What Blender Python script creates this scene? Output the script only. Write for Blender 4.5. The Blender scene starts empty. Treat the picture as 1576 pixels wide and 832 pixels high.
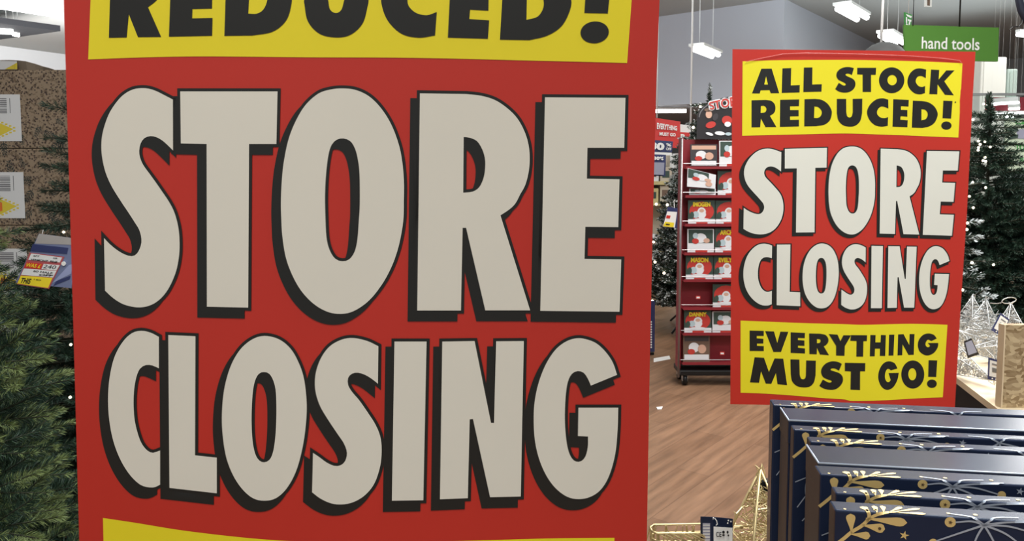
import bpy, bmesh, math, random
import numpy as np
from mathutils import Vector, Matrix
from mathutils.geometry import delaunay_2d_cdt

scene = bpy.context.scene
COL = scene.collection
R = math.radians

# ------------------------------------------------------------------ camera
FW, FH, FPX = 1576, 832, 1180.0
EYE, PITCH, PPY = 1.55, R(4.0), 347.0
cam_data = bpy.data.cameras.new('camera')
cam_data.sensor_fit = 'HORIZONTAL'
cam_data.sensor_width = 36.0
cam_data.lens = FPX / FW * 36.0
cam_data.shift_y = -(FH / 2 - PPY) / FW
cam_data.clip_start = 0.05
cam_data.clip_end = 200
cam = bpy.data.objects.new('camera', cam_data)
COL.objects.link(cam)
cam.location = (0, 0, EYE)
cam.rotation_euler = (R(90) - PITCH, 0, 0)
scene.camera = cam

# ------------------------------------------------------------------ world, exposure, overhead light
vs = scene.view_settings
vs.view_transform = 'Standard'
vs.look = 'None'
vs.gamma = 1.0
vs.use_curve_mapping = False
vs.exposure = 0.0
world = bpy.data.worlds.new('world')
scene.world = world
world.use_nodes = True
world.node_tree.nodes['Background'].inputs[0].default_value = (0.93, 0.97, 1.0, 1)
world.node_tree.nodes['Background'].inputs[1].default_value = 0.42

def area_light(name, loc, size, power, color=(1, 1, 1), rot=(0, 0, 0)):
    d = bpy.data.lights.new(name, 'AREA')
    d.shape = 'RECTANGLE'
    d.size, d.size_y = size
    d.energy = power
    d.color = color
    o = bpy.data.objects.new(name, d)
    o.location = loc
    o.rotation_euler = rot
    COL.objects.link(o)
    return o

AX = R(39)                                   # the store's aisles run 39 degrees right of the view
area_light('unseen_overhead_light', (-0.6, -1.6, 4.7), (1.3, 3.0), 150, (1, .97, .92), (0, 0, -AX))
area_light('unseen_overhead_light', (1.5, .95, 4.0), (1.2, .7), 116, (.86, .95, 1), (0, 0, 0))  # added to brighten the smaller poster, no fixture hangs here
area_light('unseen_overhead_light', (2.1, 3.6, 4.6), (1.3, 2.5), 230, (1, .98, .95), (0, 0, -AX))  # unseen light placed forward to brighten the book rack's faces
area_light('unseen_overhead_light', (3.4, 5.6, 4.75), (1.3, 2.0), 170, (1, .98, .95), (0, 0, -AX))  # added to brighten the far signs
area_light('unseen_overhead_light', (-9, 12, 4.7), (2, 8), 900, (.97, .99, 1), (0, 0, -AX))
# unseen fill lights added to brighten the ceiling, left wall and bulkhead
area_light('ceiling_fill', (-10, 14, 3.9), (5, 8), 330, (.97, .99, 1), (R(180), 0, AX))
area_light('ceiling_fill', (10, 13, 3.9), (5, 8), 110, (.88, .98, 1), (R(180), 0, AX))
area_light('wall_fill', (-8, 13, 3.2), (3, 1.5), 760, (.96, .99, 1), (R(96), 0, R(50)))
area_light('ceiling_fill', (5, 10, 4.0), (5, 8), 260, (.88, .98, 1), (R(180), 0, AX))
area_light('wall_fill', (-2.5, 9, 3.9), (2.5, 1.0), 165, (.90, .95, 1), (R(88), 0, R(-32)))
area_light('unseen_overhead_light', (9, 12, 4.7), (1.3, 8.0), 300, (1, .99, .97), (0, 0, -AX))

# ------------------------------------------------------------------ pixel -> place helpers
CP, SP = math.cos(PITCH), math.sin(PITCH)
CAMP = Vector((0, 0, EYE))

def ray(px, py):
    x = (px - FW / 2) / FPX
    y = -(py - PPY) / FPX
    return Vector((x, CP + y * SP, -SP + y * CP))

def at(px, py, Y):
    d = ray(px, py)
    return CAMP + d * (Y / d.y)

def atz(px, py, z):
    d = ray(px, py)
    return CAMP + d * ((z - EYE) / d.z)

# ------------------------------------------------------------------ materials
def mat(name, color, rough=.5, spec=.5, metal=0.0, emit=None, estr=0.0, noise=None, bump=None, alpha=None, coat=0.0):
    m = bpy.data.materials.new(name)
    m.use_nodes = True
    nt = m.node_tree
    b = nt.nodes['Principled BSDF']
    b.inputs['Base Color'].default_value = (*color, 1)
    b.inputs['Roughness'].default_value = rough
    b.inputs['Specular IOR Level'].default_value = spec
    b.inputs['Metallic'].default_value = metal
    if coat:
        b.inputs['Coat Weight'].default_value = coat
        b.inputs['Coat Roughness'].default_value = .12
    if emit:
        b.inputs['Emission Color'].default_value = (*emit, 1)
        b.inputs['Emission Strength'].default_value = estr
    if alpha is not None:
        b.inputs['Alpha'].default_value = alpha
    tc = nt.nodes.new('ShaderNodeTexCoord')
    if noise:                                  # (scale, amount): gentle procedural variation of the colour
        n = nt.nodes.new('ShaderNodeTexNoise')
        n.inputs['Scale'].default_value = noise[0]
        n.inputs['Detail'].default_value = 4
        nt.links.new(tc.outputs['Object'], n.inputs['Vector'])
        mx = nt.nodes.new('ShaderNodeMix')
        mx.data_type = 'RGBA'
        mx.inputs[6].default_value = (*[c * (1 - noise[1]) for c in color], 1)
        mx.inputs[7].default_value = (*[min(1, c * (1 + noise[1])) for c in color], 1)
        nt.links.new(n.outputs['Fac'], mx.inputs[0])
        nt.links.new(mx.outputs[2], b.inputs['Base Color'])
    if bump:                                   # (scale, strength, distance)
        n = nt.nodes.new('ShaderNodeTexNoise')
        n.inputs['Scale'].default_value = bump[0]
        nt.links.new(tc.outputs['Object'], n.inputs['Vector'])
        bp = nt.nodes.new('ShaderNodeBump')
        bp.inputs['Strength'].default_value = bump[1]
        bp.inputs['Distance'].default_value = bump[2]
        nt.links.new(n.outputs['Fac'], bp.inputs['Height'])
        nt.links.new(bp.outputs['Normal'], b.inputs['Normal'])
    return m

M = {}
M['poster_red'] = mat('poster_red_ink', (.52, .028, .016), .42, .45, noise=(3, .03))
M['poster_yellow'] = mat('poster_yellow_ink', (.82, .70, .018), .42, .45)
M['poster_white'] = mat('poster_white_paper', (.74, .72, .63), .45, .4, noise=(12, .02))
M['poster_black'] = mat('poster_black_ink', (.012, .012, .010), .4, .45)
M['white_plastic'] = mat('white_plastic', (.8, .8, .78), .4)
M['white_print'] = mat('white_print', (.85, .85, .83), .5)
M['black_print'] = mat('black_print', (.012, .012, .014), .5)
M['grey_print'] = mat('grey_print', (.2, .2, .21), .5)
M['red_print'] = mat('red_print', (.62, .03, .025), .45)
M['yellow_print'] = mat('yellow_print', (.85, .68, .03), .45)
M['navy_print'] = mat('navy_print', (.03, .04, .13), .45)
M['orange_print'] = mat('orange_print', (.75, .18, .03), .45)
M['black_metal'] = mat('black_metal', (.02, .02, .02), .4, metal=.6)
M['steel'] = mat('steel', (.55, .56, .57), .3, metal=1.0)
M['lamp'] = mat('lamp_glow', (1, 1, 1), .5, emit=(1, 1, .98), estr=6.0)
M['fairy'] = mat('fairy_light_glow', (1, .95, .8), .3, emit=(1, .86, .6), estr=5.0)

# ------------------------------------------------------------------ object helpers
def link(o, parent=None):
    COL.objects.link(o)
    if parent is not None:
        o.parent = parent
    return o

def tag(o, label=None, cat=None, group=None, kind=None):
    if label: o['label'] = label
    if cat: o['category'] = cat
    if group: o['group'] = group
    if kind: o['kind'] = kind
    return o

def thing(name, label, cat, loc=(0, 0, 0), rotz=0.0, group=None):
    o = bpy.data.objects.new(name, None)
    o.empty_display_size = .05
    o.location = loc
    o.rotation_euler = (0, 0, rotz)
    link(o)
    return tag(o, label, cat, group)

def world_matrix(o):
    m = Matrix.Translation(o.location) @ o.rotation_euler.to_matrix().to_4x4()
    return world_matrix(o.parent) @ m if o.parent else m

def mesh_obj(name, verts, faces, mats, parent=None, world=False, smooth=False, fmat=None):
    """one mesh object; world=True: verts are world points, brought into the parent's space"""
    if world and parent is not None:
        inv = world_matrix(parent).inverted()
        verts = [inv @ Vector(v) for v in verts]
    me = bpy.data.meshes.new(name)
    me.from_pydata([tuple(v) for v in verts], [], faces)
    for m in (mats if isinstance(mats, (list, tuple)) else [mats]):
        me.materials.append(m)
    if fmat is not None:
        me.polygons.foreach_set('material_index', fmat)
    if smooth:
        me.polygons.foreach_set('use_smooth', [True] * len(me.polygons))
    me.update()
    o = bpy.data.objects.new(name, me)
    return link(o, parent)

class MB:
    """collects shapes into one mesh"""
    def __init__(self):
        self.v, self.f, self.m = [], [], []
    def add(self, vs, fs, mi=0):
        b = len(self.v)
        self.v += [Vector(p) for p in vs]
        self.f += [tuple(b + i for i in f) for f in fs]
        self.m += [mi] * len(fs)
    def box(self, lo, hi, mi=0, mtx=None, bev=0.0):
        x0, y0, z0 = lo; x1, y1, z1 = hi
        if bev <= 0:
            vs = [(x0,y0,z0),(x1,y0,z0),(x1,y1,z0),(x0,y1,z0),(x0,y0,z1),(x1,y0,z1),(x1,y1,z1),(x0,y1,z1)]
            fs = [(0,3,2,1),(4,5,6,7),(0,1,5,4),(1,2,6,5),(2,3,7,6),(3,0,4,7)]
        else:
            bm = bmesh.new()
            bmesh.ops.create_cube(bm, size=1.0)
            for v in bm.verts:
                v.co = Vector(((x0+x1)/2 + v.co.x*(x1-x0), (y0+y1)/2 + v.co.y*(y1-y0), (z0+z1)/2 + v.co.z*(z1-z0)))
            bmesh.ops.bevel(bm, geom=bm.edges[:], offset=bev, segments=2, affect='EDGES', profile=.5)
            bm.verts.index_update()
            vs = [v.co.copy() for v in bm.verts]
            fs = [tuple(v.index for v in f.verts) for f in bm.faces]
            bm.free()
        if mtx is not None:
            vs = [mtx @ Vector(v) for v in vs]
        self.add(vs, fs, mi)
    def tube(self, pts, r, n=8, mi=0, caps=True, closed=False):
        pts = [Vector(p) for p in pts]
        rs = r if isinstance(r, (list, tuple)) else [r] * len(pts)
        vs, fs = [], []
        prev = None
        N = len(pts)
        for i, p in enumerate(pts):
            if closed:
                t = pts[(i+1) % N] - pts[i-1]
            else:
                t = pts[min(i+1, N-1)] - pts[max(i-1, 0)]
            t.normalize()
            if prev is None:
                a = Vector((0,0,1)) if abs(t.z) < .9 else Vector((1,0,0))
                u = t.cross(a).normalized()
            else:
                u = (prev - t * prev.dot(t))
                u = u.normalized() if u.length > 1e-6 else t.orthogonal().normalized()
            prev = u
            w = t.cross(u)
            for k in range(n):
                a = 2*math.pi*k/n
                vs.append(p + (u*math.cos(a) + w*math.sin(a)) * rs[i])
        for i in range(N if closed else N-1):
            j = (i+1) % N
            for k in range(n):
                fs.append((i*n+k, i*n+(k+1)%n, j*n+(k+1)%n, j*n+k))
        if caps and not closed:
            fs.append(tuple(reversed(range(n))))
            fs.append(tuple((N-1)*n+k for k in range(n)))
        self.add(vs, fs, mi)
    def lathe(self, prof, n=24, mi=0, c=(0,0,0)):
        vs, fs = [], []
        for r, z in prof:
            for k in range(n):
                a = 2*math.pi*k/n
                vs.append((c[0]+r*math.cos(a), c[1]+r*math.sin(a), c[2]+z))
        for i in range(len(prof)-1):
            for k in range(n):
                fs.append((i*n+k, i*n+(k+1)%n, (i+1)*n+(k+1)%n, (i+1)*n+k))
        fs.append(tuple(reversed(range(n))))
        fs.append(tuple((len(prof)-1)*n+k for k in range(n)))
        self.add(vs, fs, mi)
    def build(self, name, mats, parent=None, world=False, smooth=False):
        return mesh_obj(name, self.v, self.f, mats, parent, world, smooth, self.m)

def ball(name, c, r, m, parent, world=True):
    mb = MB()
    mb.lathe([(r*math.sin(math.pi*i/6)+1e-5, -r*math.cos(math.pi*i/6)) for i in range(7)], 8, 0, c)
    return mb.build(name, m, parent, world, True)

# ------------------------------------------------------------------ flat lettering from Blender's own font
def text_polys(s, bold=0.0, shear=0.0):
    cu = bpy.data.curves.new('lettering', 'FONT')
    cu.body = s
    cu.offset = bold
    cu.shear = shear
    cu.resolution_u = 3
    o = bpy.data.objects.new('lettering', cu)
    COL.objects.link(o)
    dg = bpy.context.evaluated_depsgraph_get()
    dg.update()
    me = o.evaluated_get(dg).to_mesh()
    vs = [(v.co.x, v.co.y) for v in me.vertices]
    fs = [tuple(p.vertices) for p in me.polygons]
    o.evaluated_get(dg).to_mesh_clear()
    bpy.data.objects.remove(o)
    bpy.data.curves.remove(cu)
    x0 = min(v[0] for v in vs); x1 = max(v[0] for v in vs)
    y0 = min(v[1] for v in vs); y1 = max(v[1] for v in vs)
    return [((x-x0)/(x1-x0), (y-y0)/(y1-y0)) for x, y in vs], fs

def quad_map(q):
    """q: four world points TL, TR, BR, BL -> f(u, v) with v up"""
    tl, tr, br, bl = [Vector(p) for p in q]
    return lambda u, v: bl*(1-u)*(1-v) + br*u*(1-v) + tr*u*v + tl*(1-u)*v

def quad_normal(q):
    tl, tr, br, bl = [Vector(p) for p in q]
    n = (br - tl).cross(tr - bl).normalized()
    if n.dot(CAMP - tl) < 0: n = -n
    return n

def put_text(name, s, q, m, parent, lift=.0006, bold=0.0, shear=0.0):
    vs, fs = text_polys(s, bold, shear)
    f = quad_map(q); n = quad_normal(q)
    pts = [f(u, v) + n*lift for u, v in vs]
    return mesh_obj(name, pts, fs, m, parent, True)

def put_slab(name, q, m, parent, lift=0.0, thick=.0004):
    """a thin solid panel between four world points"""
    n = quad_normal(q)
    a = [Vector(p) + n*lift for p in q]
    b = [p - n*thick for p in a]
    vs = a + b
    fs = [(0,3,2,1),(4,5,6,7),(0,1,5,4),(1,2,6,5),(2,3,7,6),(3,0,4,7)]
    if (a[3]-a[0]).cross(a[1]-a[0]).dot(n) < 0:
        fs = [tuple(reversed(f)) for f in fs]
    return mesh_obj(name, vs, fs, m, parent, True)

def sub_quad(q, u0, v0, u1, v1):
    f = quad_map(q)
    return [f(u0, v1), f(u1, v1), f(u1, v0), f(u0, v0)]

def pxquad(pts, Y):
    return [at(x, y, Y) for x, y in pts]
# ------------------------------------------------------------------ the setting
def nodes_of(m):
    return m.node_tree, m.node_tree.nodes['Principled BSDF']

def floor_material():
    m = mat('wood_plank_vinyl', (.3, .17, .1), .34, .45)
    nt, b = nodes_of(m)
    N, L = nt.nodes, nt.links
    tc = N.new('ShaderNodeTexCoord')
    mp = N.new('ShaderNodeMapping'); mp.inputs['Rotation'].default_value = (0, 0, AX - R(90))
    L.new(tc.outputs['Object'], mp.inputs['Vector'])
    br = N.new('ShaderNodeTexBrick')
    br.inputs['Scale'].default_value = 1.0
    br.inputs['Brick Width'].default_value = 1.2
    br.inputs['Row Height'].default_value = .18
    br.inputs['Mortar Size'].default_value = .0022
    br.inputs['Color1'].default_value = (.205, .113, .064, 1)
    br.inputs['Color2'].default_value = (.265, .152, .09, 1)
    br.inputs['Mortar'].default_value = (.16, .085, .05, 1)
    L.new(mp.outputs[0], br.inputs['Vector'])
    st = N.new('ShaderNodeMapping'); st.inputs['Scale'].default_value = (1.6, 16, 1)
    L.new(mp.outputs[0], st.inputs['Vector'])
    ns = N.new('ShaderNodeTexNoise'); ns.inputs['Scale'].default_value = 1.6; ns.inputs['Detail'].default_value = 6
    L.new(st.outputs[0], ns.inputs['Vector'])
    cr = N.new('ShaderNodeValToRGB')
    cr.color_ramp.elements[0].position = .3; cr.color_ramp.elements[0].color = (.62, .60, .58, 1)
    cr.color_ramp.elements[1].position = .7; cr.color_ramp.elements[1].color = (1.12, 1.10, 1.08, 1)
    L.new(ns.outputs['Fac'], cr.inputs[0])
    mx = N.new('ShaderNodeMix'); mx.data_type = 'RGBA'; mx.blend_type = 'MULTIPLY'; mx.inputs[0].default_value = 1
    L.new(br.outputs['Color'], mx.inputs[6]); L.new(cr.outputs[0], mx.inputs[7])
    L.new(mx.outputs[2], b.inputs['Base Color'])
    n2 = N.new('ShaderNodeTexNoise'); n2.inputs['Scale'].default_value = 2.5
    L.new(tc.outputs['Object'], n2.inputs['Vector'])
    mr = N.new('ShaderNodeMapRange'); mr.inputs[3].default_value = .28; mr.inputs[4].default_value = .5
    L.new(n2.outputs['Fac'], mr.inputs[0]); L.new(mr.outputs[0], b.inputs['Roughness'])
    return m

M['floor'] = floor_material()
M['ceiling'] = mat('ceiling_grey', (.50, .52, .51), .8, .2, noise=(.4, .06))
M['wall_white'] = mat('wall_white', (.82, .84, .86), .7, .2, noise=(.5, .03))
M['bulkhead'] = mat('bulkhead_paint', (.56, .59, .66), .75, .2, noise=(.3, .03))
M['wall_grey'] = mat('wall_grey', (.42, .44, .44), .75, .2, noise=(.3, .05))
M['dark_soffit'] = mat('soffit_dark', (.016, .016, .018), .8, .1)

def structure(o):
    o['kind'] = 'structure'
    return o

CZ = 5.0
fb = MB(); fb.box((-26, -4, -.1), (30, 40, 0)); structure(fb.build('floor', M['floor']))
fb = MB(); fb.box((-26, -4, CZ), (30, 40, CZ+.1)); structure(fb.build('ceiling', M['ceiling']))
AV = Vector((math.sin(AX), math.cos(AX), 0)); BV = Vector((math.cos(AX), -math.sin(AX), 0))

def prism(name, pts, z0, z1, m):
    n = len(pts)
    vs = [(p[0], p[1], z0) for p in pts] + [(p[0], p[1], z1) for p in pts]
    fs = [tuple(reversed(range(n))), tuple(range(n, 2*n))] + [(i, (i+1) % n, n+(i+1) % n, n+i) for i in range(n)]
    return structure(mesh_obj(name, vs, fs, m))

def wall_strip(name, p, q, z0, z1, m, t=.2):
    p = Vector((p[0], p[1], 0)); q = Vector((q[0], q[1], 0))
    d = (q-p).normalized(); n = Vector((-d.y, d.x, 0))*t
    return prism(name, [p, q, q+n, p+n], z0, z1, m)

# bulkhead hanging from the ceiling over the deeper sales area
K0 = Vector((5.45, 15.6, 0))
prism('wall_bulkhead', [K0, K0 + AV*12, K0 + AV*12 - BV*16, K0 - BV*16], 3.03, CZ, M['bulkhead'])
# outer walls
wall_strip('wall_back', K0 + AV*12.5 - BV*34, K0 + AV*12.5 + BV*30, 0, CZ, M['wall_grey'])
wall_strip('wall_left', (-25, 2), (-8.5, 31), 0, CZ, M['wall_white'], .2)
# low soffit with a lit edge at upper left, above the carton stack
zs = 4.55
w0 = atz(93, 48, zs); w1 = atz(-260, 2, zs); w2 = atz(-260, 97, zs)
prism('trim_soffit', [w0, w1, w2], zs, zs+.12, M['dark_soffit'])

# floor marking tape and a scrap of paper
q = [atz(x, y, .0015) for x, y in ((1006, 551), (1030, 547), (1032, 552), (1006, 557))]
tp = put_slab('floor_tape', q, M['white_plastic'], None, 0, .0012)
tag(tp, 'worn white strip of tape on the wooden floor', 'tape')
q = [atz(x, y, .004) for x, y in ((1010, 626), (1020, 625), (1018, 629), (1012, 629))]
tp = put_slab('paper_scrap', q, M['white_print'], None, 0, .004)
tag(tp, 'tiny pale scrap lying on the brown floor near the big poster edge', 'scrap')

# ---- suspended lamps
def lamp(px_pairs, z, width, label, group='suspended strip lamps', rod=.004):
    ends = [(atz(*a, z), atz(*b, z)) for a, b in px_pairs]
    c = sum((e[0]+e[1] for e in ends), Vector())/(2*len(ends))
    t = thing('ceiling_light', label, 'ceiling light', (c.x, c.y, z), 0, group)
    for a, b in ends:
        mb = MB(); mb.tube([a, b], width/2, 10); mb.build('tube', M['lamp'], t, True, True)
    d = (ends[0][1]-ends[0][0]).normalized(); n = Vector((-d.y, d.x, 0))
    L = max((e[1]-e[0]).length for e in ends)/2
    W = max(abs((p-c).dot(n)) for e in ends for p in e) + width*.6
    mb = MB()
    mx = Matrix(((d.x, n.x, 0, c.x), (d.y, n.y, 0, c.y), (0, 0, 1, z), (0, 0, 0, 1)))
    mb.box((-L, -W, width*.52), (L, W, width*.52+.05), 0, mx)
    mb.build('housing', M['white_plastic'], t, True)
    for s in (-.7, .7):
        p = c + d*L*s
        rb_ = MB(); rb_.tube([(p.x, p.y, z+width*.5+.04), (p.x, p.y, CZ+.01)], rod, 6)
        rb_.build('hanging_rod', M['white_plastic'], t, True)
    return t
lamp([((1289,13.5),(1319,30)), ((1303,9.5),(1334,27))], 4.45, .10, 'bright twin strip lamp high above the smaller poster, left of the white pole')
lamp([((1355,55),(1378,67.5)), ((1369,52.5),(1390,65.5))], 4.1, .10, 'bright twin strip lamp just above the smaller poster, right of the white pole')
lamp([((1069,76.5),(1096,87)), ((1074,73),(1106,84.5))], 3.75, .085, 'bright twin strip lamp hanging in front of the blue-grey bulkhead')
lamp([((930,171.5),(1056,171))], 2.93, .075, 'single bright strip lamp under the bulkhead beside the big poster edge', None)
lamp([((1566,53),(1630,57))], 4.3, .09, 'short bright lamp end at the upper right edge', None)
lamp([((-60,-3),(86,20))], 4.6, .17, 'long bright strip lamp at the upper left corner', None)
lamp([((-40,47),(19,48.5))], 4.5, .12, 'bright lamp under the dark soffit at the upper left', None)
lamp([((20,53),(29,54.5))], 4.5, .07, 'smallest lamp spot under the dark soffit at the upper left', None)
for k, (a, b) in enumerate((((1519,161),(1568,157.5)), ((1527,169.5),(1569,167)), ((1533,176),(1577,173.5)), ((1548,180),(1560,179)))):  # glowing strips added in place of lamp reflections in the glass
    lamp([(a, b)], 2.36, .032, ['uppermost', 'second', 'third', 'lowest and shortest'][k] + ' of the white lamp reflections built as glowing strips above the tree at the right edge', 'reflection strips over the far right trees', .0005)
# ------------------------------------------------------------------ the two posters
def crop(x0, y0, s):
    def f(*pts):
        out = []
        for p in pts:
            out.append((x0 + p[0]/s, y0 + p[1]/s) + ((1,) if len(p) > 2 else ()))
        return out
    return f

def spline(pts, step=4.0):
    """closed outline through pts; points with a third entry are corners, the rest are passed smoothly"""
    n = len(pts)
    cor = [i for i in range(n) if len(pts[i]) > 2]
    P = [np.array(p[:2], float) for p in pts]
    def cr(p0, p1, p2, p3):
        k = max(2, int(np.linalg.norm(p2-p1)/step))
        o = []
        for i in range(k):
            t = i/k
            o.append(tuple(.5*((2*p1)+(-p0+p2)*t+(2*p0-5*p1+4*p2-p3)*t*t+(-p0+3*p1-3*p2+p3)*t**3)))
        return o
    out = []
    for i in range(n):
        j = (i+1) % n
        ci, cj = i in cor, j in cor
        if ci and cj:
            out.append(tuple(P[i]))
            continue
        p0 = P[i-1] if not ci else 2*P[i]-P[j]
        p3 = P[(j+1) % n] if not cj else 2*P[j]-P[i]
        out += cr(p0, P[i], P[j], p3)
    return out

def C(pts):                                     # all corners
    return [(p[0], p[1], 1) for p in pts]

def ell(cx, cy, rx, ry, n=28):
    return [(cx+rx*math.cos(2*math.pi*k/n), cy+ry*math.sin(2*math.pi*k/n)) for k in range(n)]

def area2(p):
    return sum(p[i-1][0]*p[i][1]-p[i][0]*p[i-1][1] for i in range(len(p)))

def ccw(p):
    return p if area2(p) > 0 else p[::-1]

def offset(p, d):
    """mitred outward offset of a counter-clockwise outline"""
    n = len(p); out = []
    for i in range(n):
        a, b, c = np.array(p[i-1]), np.array(p[i]), np.array(p[(i+1) % n])
        e1 = b-a; e2 = c-b
        e1 = e1/(np.linalg.norm(e1)+1e-9); e2 = e2/(np.linalg.norm(e2)+1e-9)
        n1 = np.array((e1[1], -e1[0])); n2 = np.array((e2[1], -e2[0]))
        m = n1+n2
        L = np.linalg.norm(m)
        if L < .5:
            out.append(tuple(b+n1*d)); out.append(tuple(b+n2*d)); continue
        m = m/L
        k = min(d/max(m.dot(n1), .3), 2.6*d)
        out.append(tuple(b+m*k))
    return out

def winding(p, x, y):
    w = 0
    for i in range(len(p)):
        x0, y0 = p[i-1]; x1, y1 = p[i]
        if y0 <= y < y1 and (x1-x0)*(y-y0)-(x-x0)*(y1-y0) > 0: w += 1
        elif y1 <= y < y0 and (x1-x0)*(y-y0)-(x-x0)*(y1-y0) < 0: w -= 1
    return w

def fill(groups, grid):
    """groups: list of lists of loops; a point is inside when the windings of one group sum above zero. -> (pts, tris)"""
    vs, ed = [], []
    for g in groups:
        for lp in g:
            b = len(vs); n = len(lp)
            vs += [Vector(p) for p in lp]
            ed += [(b+i, b+(i+1) % n) for i in range(n)]
    x0 = min(v.x for v in vs); x1 = max(v.x for v in vs); y0 = min(v.y for v in vs); y1 = max(v.y for v in vs)
    y = y0+grid*.53
    while y < y1:
        x = x0+grid*.47
        while x < x1:
            if any(sum(winding(lp, x, y) for lp in g) > 0 for g in groups):
                vs.append(Vector((x, y)))
            x += grid
        y += grid
    V, E, F = delaunay_2d_cdt(vs, ed, [], 0, 1e-4)[:3]
    tris = []
    for f in F:
        cx = sum(V[i].x for i in f)/len(f); cy = sum(V[i].y for i in f)/len(f)
        if any(sum(winding(lp, cx, cy) for lp in g) > 0 for g in groups):
            tris.append(tuple(f))
    used = sorted({i for t in tris for i in t})
    ix = {k: i for i, k in enumerate(used)}
    return [(V[k].x, V[k].y) for k in used], [tuple(ix[i] for i in t) for t in tris]

A = crop(140, 120, 4.379); T_ = crop(260, 120, 2.1895); Cc = crop(410, 120, 4.379); E_ = crop(410, 310, 4.16)
F_ = crop(620, 120, 4.379); G_ = crop(620, 310, 4.16); H_ = crop(800, 130, 2.1895)
J_ = crop(140, 490, 2.7733); K_ = crop(310, 500, 2.7733); M_ = crop(450, 500, 2.7733); N_ = crop(570, 500, 2.7733); Q_ = crop(790, 500, 2.7733)

HEAD = []          # (letter, outer, [holes]) in the large poster's picture plane
HEAD.append(('S', A((552,145,1),(500,118),(440,88),(390,72),(340,68),(280,78),(220,112),(170,165),(125,235),(95,310),(75,390),(70,470),(78,550),(100,640),(140,730),(203,832),(250,902),(295,972),(325,1022),(340,1082),(335,1132),(310,1182),(275,1200),(225,1187),(170,1154),(120,1112),(88,1077,1),(95,1432,1),(150,1482),(220,1524),(310,1544),(390,1534),(460,1494),(520,1422),(570,1312),(593,1202),(597,1102),(588,1002),(562,905),(525,832),(480,765),(435,700),(395,645),(352,585),(331,535),(325,490),(335,440),(360,405),(400,391),(440,398),(480,420),(520,455),(553,488,1)), []))
HEAD.append(('T', C(T_((38,45),(366,45),(362,222),(270,222),(267,773),(128,770),(127,222),(40,220))), []))
HEAD.append(('O', Cc((510,70),(430,78),(350,105),(265,180),(200,285),(150,410),(118,560),(104,690)) + E_((93,0),(95,100),(102,220),(125,360),(170,480),(230,580),(310,660),(400,708),(490,718),(570,695),(660,630),(740,530),(800,420),(840,310),(865,200),(878,100),(880,0)) + Cc((927,700),(915,560),(890,440),(840,310),(770,200),(690,122),(600,80)),
  [Cc((520,407),(475,415),(440,450),(418,520),(402,650),(395,800)) + E_((378,100),(385,230),(405,310),(440,365),(485,382),(530,370),(565,320),(583,240),(592,120),(598,20)) + Cc((628,650),(615,540),(595,470),(565,425))]))
HEAD.append(('R', F_((115,103,1),(430,108,1),(530,120),(620,148),(700,200),(770,270),(820,360),(847,450),(855,540),(848,630),(825,720),(790,785)) + G_((722,10),(685,48),(625,88,1),(815,696,1),(528,696,1),(405,168,1),(383,168,1),(372,697,1),(92,697,1)),
  [F_((410,397,1),(450,402),(500,425),(535,480),(553,540),(555,600),(545,670),(515,735),(470,765),(407,772,1))]))
HEAD.append(('E', C(H_((85,43),(356,45),(352,213),(228,213),(226,317),(336,319),(332,480),(221,479),(218,587),(342,589),(336,765),(69,762))), []))
N_STORE = len(HEAD)
HEAD.append(('C', J_((290,78,1),(255,60),(215,52),(175,62),(135,100),(100,165),(80,250),(73,340),(78,430),(95,520),(125,600),(165,665),(210,708),(250,720),(275,718),(295,708,1),(295,562,1),(265,572),(240,562),(215,530),(197,480),(185,420),(182,340),(190,265),(208,215),(235,198),(262,200),(290,212,1)), []))
HEAD.append(('L', C(J_((330,70),(446,75),(444,583),(537,593),(537,745),(335,722))), []))
HEAD.append(('O', K_((268,46),(215,62),(165,105),(125,175),(98,270),(88,370),(90,460),(105,560),(135,640),(175,700),(220,738),(268,749),(318,738),(365,695),(405,620),(432,520),(446,420),(449,330),(438,230),(415,160),(380,100),(330,60)),
  [K_((267,200),(245,208),(228,240),(218,300),(214,400),(218,490),(230,550),(248,578),(268,585),(290,575),(306,540),(316,470),(320,380),(318,290),(308,240),(290,208))]))
HEAD.append(('S', M_((367,90,1),(320,68),(260,55),(210,62),(160,90),(125,135),(103,190),(96,240),(100,290),(118,345),(150,400),(190,460),(220,505),(233,545),(225,580),(205,598),(178,600),(145,585),(115,563),(88,545,1),(84,713,1),(120,740),(165,760),(210,765),(260,755),(310,725),(350,675),(375,600),(381,530),(375,475),(355,425),(320,370),(285,320),(255,285),(238,255),(238,225),(255,207),(280,203),(310,212),(340,230),(365,250,1)), []))
HEAD.append(('I', C(N_((103,70),(240,70),(226,747),(92,749))), []))
HEAD.append(('N', C(N_((307,70),(445,68),(515,417),(528,417),(537,69),(655,68),(642,731),(511,734),(438,400),(424,402),(416,738),(297,743))), []))
HEAD.append(('G', Q_((443,212,1),(425,160),(395,115),(355,78),(310,60),(270,56),(225,70),(180,105),(140,165),(110,240),(92,320),(87,400),(92,490),(110,570),(140,640),(180,695),(230,732),(280,742),(330,732),(375,700),(410,640),(435,550),(445,450),(448,352,1),(278,352,1),(276,473,1),(319,475,1),(318,520),(308,560),(290,580),(268,582),(250,568),(235,535),(225,480),(220,400),(223,310),(232,245),(250,208),(275,196),(300,203),(318,228),(331,258,1)), []))

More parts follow.
